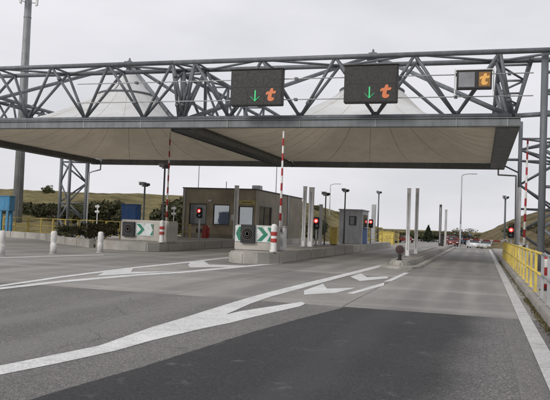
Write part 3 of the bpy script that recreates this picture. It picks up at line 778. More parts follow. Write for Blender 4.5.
# ------------------------------------------------------------------ columns (vehicle height detectors)
def column(loc, h, w, mat, label):
    o = thing('detector_column', loc, label, 'column', 'columns on the islands')
    b = MB().box(-w/2, w/2, -w/2, w/2, .03, h).build('shaft', mat, o, bevel=.012)
    MB().box(-w/2-.01, w/2+.01, -w/2-.01, w/2+.01, h+.002, h+.035).build('cap', mat, o)
    MB().box(-w/2-.08, w/2+.08, -w/2-.08, w/2+.08, 0, .028).build('base_plate', 'galvanised', o)
    MB().box(-w*.18, w*.18, -w/2-.008, -w/2-.002, .3, h-.2).build('sensor_strip', 'grey_metal', b)
def col_px(u, vt, x, z0, w, mat, label):
    p = gx(u, vt, x); column((x, p.y, z0), p.z-z0, w, mat, label)
col_px(237, 186, -15.6, .44, .24, 'column_white', 'thick off-white column in front of the building, left of the chevron block')
col_px(305.3, 187, -8.75, .44, .17, 'column_white', 'slim white column, left of the pair by the building end')
col_px(312, 188, -8.45, .44, .24, 'column_white', 'thick pale column, right of the pair by the building end')
col_px(321.2, 205, -8.8, .44, .18, 'grey_metal', 'short grey column beside the yellow box left of the cabin')
col_px(374, 205, -8.75, .44, .34, 'grey_metal', 'broad grey column just behind the toll cabin')
col_px(409.3, 189, -3.3, .26, .17, 'column_white', 'left of the two tall white columns on the narrow island')
col_px(417.6, 189, -3.2, .26, .17, 'column_white', 'right of the two tall white columns on the narrow island')
col_px(440.8, 205, -3.3, .26, .20, 'frame_dark', 'taller dark column far along the narrow island')
col_px(446.2, 210, -3.1, .26, .20, 'concrete_post', 'shorter grey column far along the narrow island')

# ------------------------------------------------------------------ camera poles, signals, lamps
def camera_pole(loc, h, label, mat='steel', rz=0, r=.045):
    o = thing('camera_pole', loc, label, 'camera pole', 'camera poles over the lanes', rz)
    MB().tube((0, 0, 0), (0, 0, h), r, r*.8, n=10).build('pole', mat, o, smooth=True)
    MB().lathe((0, 0, 0), [(.12, 0), (.12, .03), (.06, .05)], 12).build('base_plate', mat, o)
    MB().beam((-.16, 0, h-.02), (.18, 0, h-.02), .06, .05).build('bracket', mat, o)
    c = MB().box(-.2, .02, -.32, .2, h+.02, h+.17).build('camera_housing', 'grey_metal', o, bevel=.02)
    MB().box(-.23, .05, -.38, .12, h+.175, h+.19).build('sun_hood', 'white_metal', c)
    MB().lathe((-.09, -.32, h+.09), [(.055, 0), (.055, .03), (.04, .035)], 12, 'y').build('lens', 'glass_dark', c)
    MB().box(.06, .26, -.18, .1, h-.0, h+.14).build('floodlight', 'frame_dark', o, bevel=.02)
def cam_px(u, vt, x, z0, label, **k):
    p = gx(u, vt, x); camera_pole((x, p.y, z0), p.z-z0-.1, label, **k)
cam_px(145, 184, -17.2, .44, 'dark camera pole rising behind the far concrete block', mat='dark_steel', r=.055)
cam_px(165, 166, -16.6, .44, 'grey camera pole left of the raised boom near the building', r=.06)
cam_px(326, 193.5, -8.9, .44, 'thin camera pole just behind the short grey column')
cam_px(345.5, 190, -8.75, .44, 'dark camera pole in front of the toll cabin', mat='dark_steel', r=.055)
cam_px(379, 192, -8.6, .44, 'camera pole standing right behind the toll cabin', mat='dark_steel', r=.07)
cam_px(505.5, 197, 1.75, .143, 'grey camera pole behind the far end of the yellow railing', r=.08)
def signal(loc, h, label):
    o = thing('traffic_signal', loc, label, 'traffic light', 'red lane lights')
    MB().tube((0, 0, 0), (0, 0, h-.2), .05, n=10).build('pole', 'grey_metal', o, smooth=True)
    hd = MB().box(-.15, .15, -.1, .12, h-.42, h+.2).build('housing', 'black_plastic', o, bevel=.03)
    for i, m in ((0, 'lamp_red'), (1, 'glass_dark')):
        z = h - i*.27
        l = MB().lathe((0, -.102, z), [(.115, 0), (.105, .02), (.06, .03)], 18, 'y').build('lens', m, hd)
        MB().tube((0, -.10, z), (0, -.24, z+.01), .128, .128, n=14, caps=False).build('visor', 'black_plastic', hd)
        if i == 0: MB().lathe((0, -.134, z), [(.05, 0), (.03, .006)], 12, 'y').build('lamp_core', 'lamp_core', hd)
def sig_px(u, v, x, z0, label):
    p = gx(u, v, x); signal((x, p.y, z0), p.z-z0, label)
sig_px(200, 211, -15.75, .44, 'red lane light standing before the left window of the building')
sig_px(316.6, 221, -8.25, .44, 'red lane light right of the thick pale column')
sig_px(371, 222, -7.75, .44, 'red lane light at the right side of the toll cabin')
sig_px(511, 230, 1.55, .143, 'red lane light above the far end of the yellow railing')
def lamp_post(u, vt, y, label, s_=1):
    p = gy(u, vt, y); z0 = zg(y)-.1; h = p.z-z0
    o = thing('street_lamp', (p.x, y, z0), label, 'street lamp', 'tall street lamps')
    mb = MB().tube((0, 0, 0), (0, 0, h*.35), .13, .11, n=10).tube((0, 0, h*.35), (0, 0, h-.3), .10, .075, n=10)
    mb.build('pole', 'galvanised', o, smooth=True)
    ar = MB(); prev = Vector((0, 0, h-.3))
    for k in range(1, 6):
        t = k/5; q_ = Vector((1.3*t*t*s_, 0, h-.3+.35*math.sin(t*1.5))); ar.tube(prev, q_, .06, n=8); prev = q_
    ar.build('arm', 'galvanised', o, smooth=True)
    MB().box(min(1.25*s_, 2.0*s_), max(1.25*s_, 2.0*s_), -.15, .15, h-.02, h+.1).build('lamp_head', 'grey_metal', o, bevel=.03)
lamp_post(462, 174, 97, 'tall street lamp beyond the dark columns'); lamp_post(330.5, 184, 125, 'tall thin street lamp behind the toll cabin')
def thin_pole(u, vt, y, label, r):
    p = gy(u, vt, y); o = thing('aerial_pole', (p.x, y, 0), label, 'pole', 'thin poles behind the building')
    MB().tube((0, 0, 0), (0, 0, p.z), r, r*.6, n=8).build('pole', 'steel', o, smooth=True)
    MB().lathe((0, 0, 0), [(.15, 0), (.15, .05), (.06, .08)], 10).build('base', 'steel', o)
thin_pole(199.5, 160, 64, 'thin pole rising behind the left windows of the building', .06); thin_pole(277, 163, 66, 'thin pole rising behind the right wall of the building', .06)

# telecom mast
p = gy(20, 160, 66)
o = thing('telecom_mast', (p.x, 66, 0), 'tall grey telecom mast with antennas behind the left of the canopy', 'mast')
MB().tube((0, 0, 0), (.0, 0, 30), .56, .36, n=20).build('shaft', 'mast_paint', o, smooth=True)
for z in (9.5, 17.5, 24): MB().lathe((0, 0, z), [(.56-z*.0062+.02, -.05), (.56-z*.0062+.02, .05)], 20).build('flange', 'mast_paint', o)
MB().lathe((0, 0, 0), [(.9, 0), (.9, .25), (.65, .3)], 16).build('footing', 'concrete_post', o)
for i, a in enumerate((.25, 2.3, 4.4)):
    d = Vector((math.cos(a), math.sin(a), 0))
    for zc in (26.5,):
        b = MB().beam(d*.4+Vector((0, 0, zc+.8)), d*.95+Vector((0, 0, zc+.8)), .06, .06).build('bracket', 'steel', o)
        MB().beam(d*.4+Vector((0, 0, zc-.8)), d*.95+Vector((0, 0, zc-.8)), .06, .06).build('bracket', 'steel', o)
        MB().box(d.x*1.0-.14, d.x*1.0+.14, d.y*1.0-.09, d.y*1.0+.09, zc-1.1, zc+1.6).build('antenna', 'white_metal', o, bevel=.03)
        MB().tube(d*.9+Vector((0, 0, zc-1.2)), d*.9+Vector((0, 0, zc+1.7)), .03, n=8).build('antenna_pole', 'steel', o)
MB().beam((.42, -.45, 1), (.30, -.33, 29), .05, .05).build('cable_run', 'steel', o)

# ------------------------------------------------------------------ the building and the toll cabin
BX0, BX1, BY0, BY1, BH = -21.15, -15.45, 47.0, 60.3, 4.0
b = thing('toll_building', (BX0, BY0, I2Z), 'low brown flat-roofed toll building with wide windows', 'building'); OB = b.location.copy()
def bpart(mb, name, mat, parent=None, bevel=0, smooth=False):
    mb.v = [p_-OB for p_ in mb.v]; return mb.build(name, mat, parent or b, smooth, bevel)
BZ = I2Z
win_f = [(-20.62, -19.22, 1.34, 2.90, 'glass_dark'), (-18.72, -17.42, 1.38, 2.88, 'glass_mirror'), (-16.75, -15.62, 1.40, 2.80, 'glass_mirror')]
# front wall cut round the windows, all pieces joined as one wall
w = MB(); T = .2
xs_ = [BX0] + [c for q_ in win_f for c in q_[:2]] + [BX1]
for i in range(0, len(xs_), 2): w.box(xs_[i], xs_[i+1], BY0, BY0+T, BZ-.3, BH)
for x0, x1, z0, z1, m_ in win_f: w.box(x0, x1, BY0, BY0+T, BZ-.3, z0); w.box(x0, x1, BY0, BY0+T, z1, BH)
bpart(w, 'front_wall', 'wall_render')
w = MB(); s0, s1, sz0, sz1 = 47.85, 51.0, 1.05, 2.87
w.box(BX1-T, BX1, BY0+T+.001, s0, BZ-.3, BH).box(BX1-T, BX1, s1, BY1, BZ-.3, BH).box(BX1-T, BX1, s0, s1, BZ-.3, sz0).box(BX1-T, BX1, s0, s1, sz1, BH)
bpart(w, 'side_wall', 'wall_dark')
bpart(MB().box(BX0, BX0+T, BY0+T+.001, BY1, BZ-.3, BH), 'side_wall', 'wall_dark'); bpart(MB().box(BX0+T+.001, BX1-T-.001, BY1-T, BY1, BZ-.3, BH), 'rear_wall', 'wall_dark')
rf = bpart(MB().box(BX0+.1, BX1-.1, BY0+.1, BY1-.1, BH-.25, BH-.12), 'roof', 'roof_felt')
bpart(MB().box(BX0-.05, BX1+.05, BY0-.05, BY0+.25, BH+.002, BH+.07), 'coping', 'roof_felt', rf); bpart(MB().box(BX1-.25, BX1+.05, BY0+.252, BY1+.05, BH+.002, BH+.07), 'coping', 'roof_felt', rf)
bpart(MB().box(BX0-.05, BX0+.25, BY0+.252, BY1+.05, BH+.002, BH+.07), 'coping', 'roof_felt', rf)
ac = bpart(MB().box(-16.1, -15.5, 47.9, 48.6, BH-.12, BH+.38), 'vent_box', 'grey_metal', rf, bevel=.03)
bpart(MB().box(-13.9-5.4, -18.4, 49, 50, BH-.12, BH+.14), 'roof_hatch', 'grey_metal', rf, bevel=.03)
bpart(MB().tube((-18.9, 50, BH-.1), (-18.9, 50, BH+.75), .03, n=8), 'vent_pipe', 'steel', rf)
for x0, x1, z0, z1, m_ in win_f:
    wn_ = MB(); f = .07
    wn_.box(x0, x0+f, BY0+.04, BY0+.14, z0, z1).box(x1-f, x1, BY0+.04, BY0+.14, z0, z1).box(x0+f, x1-f, BY0+.04, BY0+.14, z0, z0+f).box(x0+f, x1-f, BY0+.04, BY0+.14, z1-f, z1)
    fr = bpart(wn_, 'window', 'frame_dark')
    bpart(MB().box(x0+f, x1-f, BY0+.085, BY0+.10, z0+f, z1-f), 'pane', m_, fr)
    bpart(MB().box(x0-.06, x1+.06, BY0-.08, BY0-.002, z0-.07, z0-.01), 'sill', 'wall_dark', fr)
wn_ = MB(); f = .08
wn_.box(BX1-.16, BX1-.05, s0, s0+f, sz0, sz1).box(BX1-.16, BX1-.05, s1-f, s1, sz0, sz1).box(BX1-.16, BX1-.05, s0+f, s1-f, sz0, sz0+f).box(BX1-.16, BX1-.05, s0+f, s1-f, sz1-f, sz1)
wn_.box(BX1-.15, BX1-.06, 49.35, 49.45, sz0+f, sz1-f)
fr = bpart(wn_, 'window', 'frame_dark')
for y0, y1 in ((s0+f, 49.35), (49.45, s1-f)): bpart(MB().box(BX1-.12, BX1-.10, y0, y1, sz0+f, sz1-f), 'pane', 'glass_dark', fr)
sg = bpart(MB().box(-16.70, -15.5, BY0-.07, BY0-.004, 2.93, 3.22), 'sign_board', 'yellow_sign')
bpart(MB().box(-16.45, -15.75, BY0-.075, BY0-.071, 3.05, 3.10), 'sign_text', 'frame_dark', sg)
bpart(MB().tube((BX0+.18, BY0-.06, BZ), (BX0+.18, BY0-.06, BH), .05, n=8), 'downpipe', 'galvanised', smooth=True)
bpart(MB().tube((BX1+.06, 55.5, BZ), (BX1+.06, 55.5, BH), .05, n=8), 'downpipe', 'galvanised', smooth=True)
bpart(MB().box(BX0, BX1, BY0-.014, BY0-.002, BZ-.1, BZ+.28), 'plinth', 'wall_dark')
bpart(MB().box(-19.1, -18.85, BY0-.09, BY0-.004, 3.05, 3.2), 'wall_lamp', 'white_metal', bevel=.02)
bpart(MB().box(-17.30, -17.0, BY0-.014, BY0-.004, 1.75, 2.15), 'notice', 'white_sheet')
bpart(MB().box(-20.0, -19.4, BY0-.012, BY0-.004, .75, 1.05), 'vent_grille', 'frame_dark')
bpart(MB().box(BX1+.004, BX1+.05, 53.0, 53.95, BZ, 2.55), 'door', 'grey_metal', bevel=.01)
bpart(MB().box(BX0+.3, BX1-.3, BY0+2.5, BY0+2.6, BZ, 3.2), 'inner_wall', 'wall_dark')

cb = thing('toll_cabin', (-9.5, 47.8, I1Z), 'small grey toll cabin with a dark window and blue door', 'cabin')
W_, D_, H_ = 1.62, 2.7, 2.30
wl_ = MB(); wx0, wx1, wz0, wz1 = .70, 1.22, 1.28, 1.92
wl_.box(0, wx0, 0, .08, 0, H_).box(wx1, W_, 0, .08, 0, H_).box(wx0, wx1, 0, .08, 0, wz0).box(wx0, wx1, 0, .08, wz1, H_)
wl_.box(0, .08, .08, D_, 0, H_).box(.08, W_-.08, D_-.08, D_, 0, H_)
wl_.build('front_wall', 'cabin_grey', cb)
sw = MB().box(W_-.08, W_, .081, .35, 0, H_).box(W_-.08, W_, 2.25, D_, 0, H_).box(W_-.08, W_, .35, 2.25, 2.05, H_).build('side_wall', 'cabin_grey', cb)
MB().box(-.08, W_+.08, -.10, D_+.06, H_+.002, H_+.10).build('roof', 'grey_metal', cb, bevel=.03)
fr = MB().box(wx0, wx0+.05, -.02, .05, wz0, wz1).box(wx1-.05, wx1, -.02, .05, wz0, wz1).box(wx0+.05, wx1-.05, -.02, .05, wz0, wz0+.05).box(wx0+.05, wx1-.05, -.02, .05, wz1-.05, wz1).build('window', 'frame_dark', cb)
MB().box(wx0+.05, wx1-.05, .015, .03, wz0+.05, wz1-.05).build('pane', 'glass_dark', fr)
d_ = MB().box(W_-.05, W_+.02, .36, 1.2, .03, 1.15).build('door', 'blue_dark', cb); MB().box(W_+.021, W_+.05, 1.05, 1.12, .95, 1.05).build('handle', 'galvanised', d_)
MB().box(W_-.05, W_+.02, 1.22, 2.24, .03, 1.1).build('counter_panel', 'blue_dark', cb)
for y0, y1 in ((.36, 1.2), (1.22, 2.24)): MB().box(W_-.045, W_-.02, y0+.04, y1-.04, 1.16, 2.04).build('pane', 'glass_dark', cb)
MB().box(W_+.0215, W_+.16, .5, 2.1, 1.12, 1.16).build('counter', 'white_metal', cb)

# ------------------------------------------------------------------ fences
def railing(ys, x, z0, h, mat, label, rails, r=.028, extra=None):
    o = thing('railing', (x, ys[0], z0), label, 'railing', 'railings along the right kerb'); y0 = ys[0]; lead = extra or .05
    for y in ys:
        pz = MB().box(-.03, .03, y-y0-.03, y-y0+.03, .012, h).build('post', mat, o)
        MB().box(-.075, .075, y-y0-.075, y-y0+.075, 0, .012).build('base_plate', mat, pz)
    for k, z in enumerate(rails): MB().tube((0, -lead, z), (0, ys[-1]-y0+.05, z), r, n=10).build('rail', mat, o, smooth=True)
    return o
railing([17.5 + 1.58*i for i in range(16)], 1.29, .143, .93, 'yellow_paint', 'yellow painted steel railing along the right kerb', [.93, .47], extra=1.72)
railing([6.6, 8.15, 9.7, 11.25, 12.8, 14.25, 15.7], 1.29, .143, .93, 'galvanised', 'bare grey railing section at the right edge, before the yellow one', [.93, .47])
rl = thing('delineator_post', (1.56, 18.0, .143), 'red and white striped post behind the grey railing', 'post')
MB().lathe((0, 0, 0), [(.065, .03), (.065, .84), (.05, .87)], 16).build('tube', 'post_stripes', rl, smooth=True); MB().lathe((0, 0, 0), [(.15, 0), (.14, .03), (.07, .05)], 16).build('foot', 'rubber', rl)
def ped_barrier(mat):
    o = thing('fence_panel', (0, 0, 0), '', 'fence', 'yellow fence panels on the left')
    for x in (-1, 0, 1): MB().box(x-.03, x+.03, -.03, .03, 0, 1.22).build('post', mat, o)
    for z in (1.2, .70, .24): MB().tube((-1, 0, z), (1, 0, z), .026, n=8).build('rail', mat, o, smooth=True)
    return o
fp = ped_barrier('yellow_dull')
fl = ['in line right of the blue stand', 'second right of the blue stand', 'before the lattice tower', 'just right of the lattice tower', 'behind the dark shrub', 'behind the blue cabin', 'between the blue cabin and the raised boom']
for i, lb in enumerate(fl):
    f_ = fp if i == 0 else copy_tree(fp)
    place(f_, (-31.75 + i*2.08, 41.9 + .10*math.sin(i*2.2), .15 if i < 7 else .44), 'yellow steel fence panel ' + lb, rz=random.uniform(-.02, .02))
f_ = copy_tree(fp); place(f_, (-8.5, 55.5, .44), 'yellow steel fence panel beyond the toll cabin', rz=.0)
f_ = copy_tree(fp); place(f_, (-10.6, 64, 0), 'yellow steel fence panel, left one far behind the toll cabin', rz=.1)
f_ = copy_tree(fp); place(f_, (-8.4, 66, 0), 'yellow steel fence panel, right one far behind the toll cabin', rz=.05)

# ------------------------------------------------------------------ assorted furniture
# cyan board on legs
o = thing('blue_stand', (-31.55, 40.4, 0), 'bright blue metal stand on legs at the left edge', 'stand')
MB().box(-1.0, .62, -.3, .3, 1.80, 2.78).build('box', 'blue_paint', o, bevel=.02)
for x in (-.85, -.35, .2, .52): MB().box(x-.02, x+.02, -.312, -.302, 1.9, 2.70).build('rib', 'blue_paint', o)
MB().box(-1.05, .66, -.34, .34, 2.783, 2.83).build('lid', 'blue_paint', o)
for x, y in ((.42, -.2), (-.1, -.2), (.42, .2), (-.8, .2), (-.8, -.2)): MB().box(x-.09, x+.09, y-.06, y+.06, .0, 1.80).build('leg', 'blue_paint', o)
# blue cabin behind the block
p0, p1 = gy(121.5, 204, 38.5), gy(137.5, 204, 38.5)
o = thing('blue_cabin', ((p0.x+p1.x)/2, 38.5, .15), 'dark blue cabin standing behind the far concrete block', 'cabin'); w2 = (p1.x-p0.x)/2
bd = MB().box(-w2, w2, 0, .55, .05, p0.z-.2).build('body', 'blue_dark', o, bevel=.03)
MB().box(-w2-.03, w2+.03, -.03, .58, p0.z-.197, p0.z-.13).build('roof', 'blue_dark', o, bevel=.02)
MB().box(-w2+.1, w2-.1, -.02, -.002, .15, p0.z-.32).build('door', 'blue_dark', bd); MB().box(-w2-.02, w2+.02, -.02, .57, 0, .05).build('skid', 'frame_dark', o)
# red pillar
p0 = gy(205.5, 225, 44.5)
o = thing('red_cabinet', (p0.x, 44.5, I2Z), 'narrow red fire cabinet before the left windows of the building', 'cabinet')
MB().prism_yz([(-.16, 0), (.16, 0), (.16, p0.z-I2Z-.1), (-.05, p0.z-I2Z)], -.20, .20).build('body', 'red_paint', o, bevel=.03)
MB().box(-.16, .16, -.172, -.164, .15, .62).build('door', 'red_paint', o); MB().tube((.24, -.1, .05), (.30, -.1, .75), .09, .08, n=12).build('cylinder', 'red_paint', o, smooth=True)
MB().tube((.30, -.1, .75), (.30, -.1, .86), .035, n=8).build('nozzle', 'white_metal', o)
# low round beacon on the narrow island
p0 = gz(397, 258, .26)
o = thing('beacon', (-3.12, 28.6, .26), 'low round dark beacon on the nose of the narrow island', 'beacon')
MB().lathe((0, 0, 0), [(.11, 0), (.11, .03), (.07, .05), (.07, .26)], 14).build('stub', 'black_plastic', o)
dd = MB().lathe((0, -.05, .42), [(.0, -.09), (.19, -.09), (.20, -.07), (.20, .0), (.185, .015), (.17, .015)], 24, 'y').build('disc', 'beacon_rim', o)
MB().lathe((0, -.066, .42), [(.165, 0), (.15, .012), (.05, .02)], 20, 'y').build('lens', 'maroon', dd)
# yellow boxes
def ybox(loc, w, d, h, label, mat='yellow_paint'):
    o = thing('yellow_box', loc, label, 'box')
    bb = MB().box(-w/2, w/2, -d/2, d/2, .05, h).build('body', mat, o, bevel=.04); MB().box(-w/2-.03, w/2+.03, -d/2-.03, d/2+.03, h+.002, h+.08).build('lid', mat, o, bevel=.02)
    MB().box(-w/2+.05, w/2-.05, -d/2+.05, d/2-.05, 0, .05).build('skid', 'frame_dark', o); MB().box(-w*.3, w*.3, -d/2-.02, -d/2-.002, h*.25, h*.8).build('panel', 'yellow_dull', bb)
p0 = gx(328, 240, -8.4); ybox((-8.55, 41.5, .44), .42, .5, 1.0, 'yellow machine box on the island left of the cabin')
p0 = gy(387, 240, 92); ybox((p0.x, 92, zg(92)), 1.9, 1.6, 1.9, 'large yellow container far behind the toll cabin')
# white twin-lamp markers in the grass
def marker(u, v, y, label):
    p = gy(u, v, y); o = thing('marker_post', (p.x, y, .15), label, 'marker', 'white twin-disc markers'); h = p.z-.15
    MB().tube((0, 0, 0), (0, 0, h+.35), .04, n=8).build('post', 'white_metal', o, smooth=True)
    for s_, dz in ((-.6, .20), (.6, .20), (-.6, -.22), (.6, -.22)):
        MB().lathe((s_*.18, -.05, h+dz), [(.0, -.04), (.09, -.04), (.10, 0), (.07, .03)], 14, 'y').build('disc', 'white_metal', o)
        MB().beam((0, 0, h+dz), (s_*.18, -.02, h+dz), .03, .03).build('arm', 'white_metal', o)
marker(97.5, 209, 50, 'white twin-disc marker post right of the lattice tower'); marker(174, 211, 50, 'white twin-disc marker post left of the building')

# ------------------------------------------------------------------ vehicles far ahead
def car(loc, rz, paint_, label, van=False):
    o = thing('car', loc, label, 'car', 'cars beyond the lowered boom', rz)
    L, W, H = (4.3, 1.75, 1.46) if not van else (4.8, 1.85, 1.9)
    if not van:
        prof = [(-2.15, .35), (-2.15, .78), (-2.05, .92), (-1.55, .98), (-1.15, 1.02), (2.05, 1.02), (2.13, .8), (2.13, .35)]
        top = [(-1.05, 1.0), (-.45, 1.42), (.2, 1.46), (1.35, 1.42), (2.0, 1.0)]
    else:
        prof = [(-2.4, .35), (-2.4, .85), (-2.25, 1.0), (-1.6, 1.1), (2.4, 1.1), (2.4, .35)]; top = [(-1.55, 1.08), (-.95, 1.85), (0, 1.9), (2.3, 1.88), (2.38, 1.08)]
    b_ = MB().prism_yz(prof, -W/2, W/2).build('body', paint_, o, bevel=.07, smooth=True)
    n = len(top); cab = MB(); k = .84
    vs = [(-W/2*(1 if i in (0, n-1) else k)+.03, y, z) for i, (y, z) in enumerate(top)] + [(W/2*(1 if i in (0, n-1) else k)-.03, y, z) for i, (y, z) in enumerate(top)]
    cab.add(vs, [tuple(range(n)), tuple(reversed(range(n, 2*n)))] + [(i, n+i, n+i+1, i+1) for i in range(n-1)] + [(0, n-1, 2*n-1, n)])
    c_ = cab.build('cabin', 'glass_car', o, bevel=.03)
    yt0, yt1 = top[1][0]+.02, top[-2][0]-.02
    MB().prism_yz([(yt0, H-.05), (top[2][0], H-.0), (yt1, H-.05), (yt1, H+.012), (top[2][0], H+.03), (yt0, H+.0)], -W/2*k, W/2*k).build('roof', paint_, c_, bevel=.02)
    for s_ in (-1, 1):
        for y0_, z0_, y1_, z1_ in ((top[0][0], 1.0, top[1][0], H-.06), (top[-1][0], 1.0, top[-2][0], H-.06), (.25, 1.0, .35, H-.04)):
            MB().beam((s_*(W/2-.02), y0_, z0_), (s_*(W/2*k+.005), y1_, z1_), .07, .09).build('pillar', paint_, c_)
        for y_ in (-1.32, 1.3):
            wh = MB().lathe((s_*(W/2-.1) - .1, y_, .32), [(.2, 0), (.32, .02), (.32, .18), (.2, .2)], 18, 'x').build('wheel', 'rubber', o); MB().lathe((s_*(W/2-.1)-.105, y_, .32), [(.19, 0), (.19, .21)], 14, 'x').build('rim', 'galvanised', wh)
        MB().box(s_*.62-.2, s_*.62+.2, -2.2*(1.1 if van else 1), -2.1*(1.1 if van else 1), .62, .82).build('headlight', 'white_metal', o, bevel=.03)
        MB().box(s_*.68-.14, s_*.68+.14, 2.08*(1.12 if van else 1), 2.16*(1.12 if van else 1), .7, .95).build('tail_light', 'tail_red', o, bevel=.03)
    MB().box(-.26, .26, -2.2*(1.1 if van else 1), -2.14*(1.1 if van else 1), .42, .53).build('plate', 'plate', o)
def car_px(u, y, rz, paint_, label, **k):
    p = gy(u, 245, y); car((p.x, y, zg(y)), rz, paint_, label, **k)
car_px(473.8, 116, .16, 'car_white', 'white car, left of the two beyond the lowered boom'); car_px(486, 113, -.05, 'car_silver', 'silver car, right of the two beyond the lowered boom')
car_px(451.5, 132, .2, 'car_red', 'dark red car far ahead, left of the street lamp', van=True)
car_px(406, 150, .5, 'car_red', 'red car far away behind the white columns of the narrow island')
# box lorry
p0 = gy(463, 240, 165)
o = thing('lorry', (p0.x, 165, zg(165)), 'white and blue box lorry far ahead behind the cars', 'lorry', rz=.3)
MB().box(-1.2, 1.2, -1.5, 3.6, .9, 2.5).build('box_body', 'car_white', o, bevel=.04); lc = MB().box(-1.15, 1.15, -3.3, -1.6, .5, 2.2).build('cab', 'blue_muted', o, bevel=.1)
MB().box(-1.0, 1.0, -3.33, -3.301, 1.35, 2.0).build('windscreen', 'glass_car', lc); MB().box(-.5, .5, -1.6, 3.5, .55, .85).build('chassis', 'frame_dark', o)
for s_ in (-1, 1):
    for y_ in (-2.5, 2.4): MB().lathe((s_*1.0-.14, y_, .45), [(.25, 0), (.45, .02), (.45, .26), (.25, .28)], 16, 'x').build('wheel', 'rubber', o)

# ------------------------------------------------------------------ vegetation
def leaves(mb, c, rad, n, size, rnd):
    for _ in range(n):
        while True:
            q_ = Vector((rnd.uniform(-1, 1), rnd.uniform(-1, 1), rnd.uniform(-1, 1)))
            if .25 < q_.length < 1: break
        p_ = Vector((c[0]+q_.x*rad[0], c[1]+q_.y*rad[1], c[2]+q_.z*rad[2]))
        a = Vector((rnd.gauss(0, 1), rnd.gauss(0, 1), rnd.gauss(0, 1))).normalized(); b_ = a.orthogonal().normalized(); s_ = size*rnd.choice((.45, .7, 1.0, 1.5))*rnd.uniform(.7, 1.2)
        mb.add([p_-a*s_, p_+b_*s_*.55, p_+a*s_, p_-b_*s_*.55], [(0, 1, 2, 3)])
def shrub(loc, w, h, mat, label, n=900, size=.07, seed=1, name='shrub', cat='shrub', group='shrubs', d=None):
    rnd = random.Random(seed); o = thing(name, loc, label, cat, group); st = MB(); cr_ = MB(); d = d or w
    for k in range(9):
        a = rnd.uniform(0, 6.28); r_ = rnd.uniform(.1, .42)
        tip = Vector((math.cos(a)*r_*w, math.sin(a)*r_*d, h*rnd.uniform(.5, .8)))
        st.tube((tip.x*.2, tip.y*.2, 0), tip, size*.35, size*.12, n=5)
    nc = 14
    for k in range(nc):
        a = rnd.uniform(0, 6.28); r_ = math.sqrt(rnd.random())*.40; zz = rnd.uniform(.25, .80)
        k2 = rnd.uniform(.14, .27)
        leaves(cr_, (math.cos(a)*r_*w, math.sin(a)*r_*d, h*zz*(1-.5*r_)), (w*k2, d*k2, h*k2*.9), n//nc, size, rnd)
    cr_.build('foliage', mat, o); st.build('stem', 'bark', o); return o
def tree(loc, h, w, mat, label, seed, n=1100, size=.16, bare=False, fir=False):
    rnd = random.Random(seed); o = thing('tree', loc, label, 'tree', 'trees far beyond the plaza'); tr = MB(); cr_ = MB()
    tr.tube((0, 0, -.3), (0, 0, h*.45), h*.03, h*.02, n=7).tube((0, 0, h*.45), (rnd.gauss(0, .1), 0, h*.9), h*.02, h*.006, n=6)
    if fir:
        for k in range(12):
            t = k/11; leaves(cr_, (0, 0, h*(.15+.82*t)), (w*.5*(1-t)+.1, w*.5*(1-t)+.1, h*.06), n//12, size, rnd)
    else:
        for k in range(16):
            a = rnd.uniform(0, 6.28); r_ = math.sqrt(rnd.random())*.42*w; zz = h*rnd.uniform(.38, .88)
            tip = Vector((math.cos(a)*r_, math.sin(a)*r_, zz)); tr.tube((0, 0, zz*.55), tip, h*.011, h*.004, n=5)
            for _ in range(4 if bare else 2):
                t2 = tip+Vector((rnd.gauss(0, w*.12), rnd.gauss(0, w*.12), rnd.uniform(.02, .14)*h)); tr.tube(tip, t2, h*.005, h*.002, n=4)
            k2 = rnd.uniform(.11, .2); leaves(cr_, tip, (w*k2, w*k2, h*k2*.7), n//16, size, rnd)
    cr_.build('crown', mat, o); tr.build('trunk', 'bark', o); return o
def shrub_px(u0, u1, vt, y, z0, mat, label, seed, **k):
    a, b_ = gy(u0, vt, y), gy(u1, vt, y); shrub(((a.x+b_.x)/2, y, z0), abs(b_.x-a.x), a.z-z0, mat, label, seed=seed, **k)
# low planting on the island apron
shrub_px(56, 88, 221, 38.6, .15, 'leaf_dark', 'low dark shrub in front of the yellow fence below the tower', 3, n=2400, size=.055, d=1.2)
shrub_px(82, 122, 218, 37.4, .15, 'leaf_dark', 'larger dark shrub left of the far concrete block', 4, n=3400, size=.055, d=1.3)
shrub_px(70, 80, 222, 36.2, .15, 'leaf_dry', 'thin bare sapling in front of the dark shrubs', 5, n=90, size=.03, d=.3)
shrub_px(165, 181, 224, 39.6, .44, 'leaf_dry', 'dry brown shrub behind the raised boom by the building', 15, n=800, size=.045, d=.8)
# dark thicket at the foot of the hill
th = [(-12, 32, 199, 70), (14, 48, 198, 72), (36, 68, 200, 71), (78, 104, 199, 71), (96, 126, 197, 72), (160, 182, 195, 70), (176, 200, 193, 74), (306, 326, 214, 82)]
tl = ['behind the blue stand', 'left of the lattice tower', 'seen through the lattice tower', 'just right of the lattice tower', 'above the large shrub', 'between the raised boom and the building', 'at the left corner of the building', 'behind the white columns']
for i, ((u0, u1, vt, y), lb) in enumerate(zip(th, tl)):
    shrub_px(u0-3, u1+3, vt-1, y, -.1, 'leaf_dark', 'dark bush at the hill foot ' + lb, 30+i, n=5200, size=.19, group='bushes at the hill foot', d=4, name='bush', cat='bush')
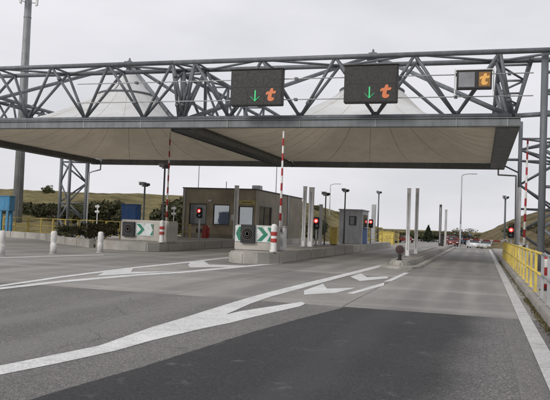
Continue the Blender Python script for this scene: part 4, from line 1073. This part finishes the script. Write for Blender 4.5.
# scrub along the crest and slopes
rnd = random.Random(9)
for i, (u, v, d, hh, ww, lb) in enumerate([(50, 188, 108, 1.7, 2.2, 'small round tree on the hill crest left of the tower'), (316, 206, 128, 1.6, 3, 'scrub on the hill crest above the white columns'), (338, 212, 138, 1.5, 4, 'scrub on the hill crest above the cabin')]):
    p0 = at_range(u, v+4, d); shrub((p0.x, p0.y, p0.z-.4), ww, hh, 'leaf_mid', lb, n=900, size=.11, seed=60+i, name='bush', cat='bush', group='scrub on the hill')
for i, (u, y, hh, lb) in enumerate([(492, 75, 1.1, 'brown scrub on the right bank near the red light'), (531, 62, 1.3, 'brown scrub on the right bank behind the boom'), (498, 120, 1.8, 'scrub on the right bank beyond the camera pole'), (546, 58, 1.4, 'brown scrub on the right bank by the steel leg')]):
    p0 = gy(u, 235, y); x = max(6.4, p0.x); shrub((x, y, .3 if x < 7 else 1.2), 2.6, hh, 'leaf_dry', lb, n=900, size=.07, seed=80+i, name='bush', cat='bush', group='scrub on the right bank')
def hill_scrub(hobj, n, xr, yr, seed, mat, where):
    rnd = random.Random(seed); me = hobj.data; k = 0
    pts_ = [v.co.copy() for v in me.vertices if xr[0] < v.co.x < xr[1] and yr[0] < v.co.y < yr[1] and .4 < v.co.z < 3.2]
    rnd.shuffle(pts_)
    for p_ in pts_[:n]:
        k += 1; sc_ = rnd.uniform(.7, 1.5)
        shrub((p_.x+rnd.uniform(-1, 1), p_.y, p_.z-.15), 2.4*sc_, 1.0*sc_, mat if rnd.random() < .6 else 'leaf_mid', 'low scrub clump scattered on the ' + where, n=420, size=.11, seed=seed*50+k, name='bush', cat='bush', group='scrub clumps on the ' + where)
hill_scrub(bpy.data.objects['hill'], 10, (-95, -12), (60, 118), 3, 'leaf_dry', 'left hillside')
hill_scrub(bpy.data.objects['hill.001'], 10, (4, 40), (70, 160), 4, 'leaf_dry', 'right hillside')
# trees far ahead
def tree_px(u, vt, y, w, mat, label, seed, **k):
    p0 = gy(u, vt, y); z0 = zg(y)-.2; tree((p0.x, y, z0), p0.z-z0, w, mat, label, seed, **k)
far = [(378, 232.5, 190, 9, 'leaf_mid'), (389, 232, 186, 9, 'leaf_dry'), (399, 233, 190, 9, 'leaf_dark'), (410, 232.5, 188, 9, 'leaf_dark'), (419, 234, 184, 8, 'leaf_mid'), (437, 233, 188, 9, 'leaf_dark'), (446, 234.5, 184, 8, 'leaf_dark')]
fn = ['just right of the cabin', 'behind the yellow container', 'left of the white columns', 'between the white columns', 'right of the white columns', 'left of the dark columns', 'behind the dark columns']
for i, ((u, v, y, w, m_), lb) in enumerate(zip(far, fn)): tree_px(u, v-1.5, y, w*1.25, m_, 'low broad tree far away ' + lb, 100+i, n=1500, size=.34)
tree_px(428.5, 226, 170, 3.6, 'leaf_fir', 'dark fir tree far away between the white and dark columns', 120, n=1500, size=.22, fir=True)
tree_px(456, 229, 150, 5.5, 'leaf_dry', 'bare greyish tree left of the tall street lamp', 121, n=700, size=.14, bare=True)
tree_px(466, 227.5, 152, 6, 'leaf_dry', 'bare greyish tree right of the tall street lamp', 122, n=800, size=.14, bare=True)
tree_px(480, 233, 160, 6, 'leaf_dry', 'low brown tree far behind the two cars', 123, n=900, size=.16, bare=True)
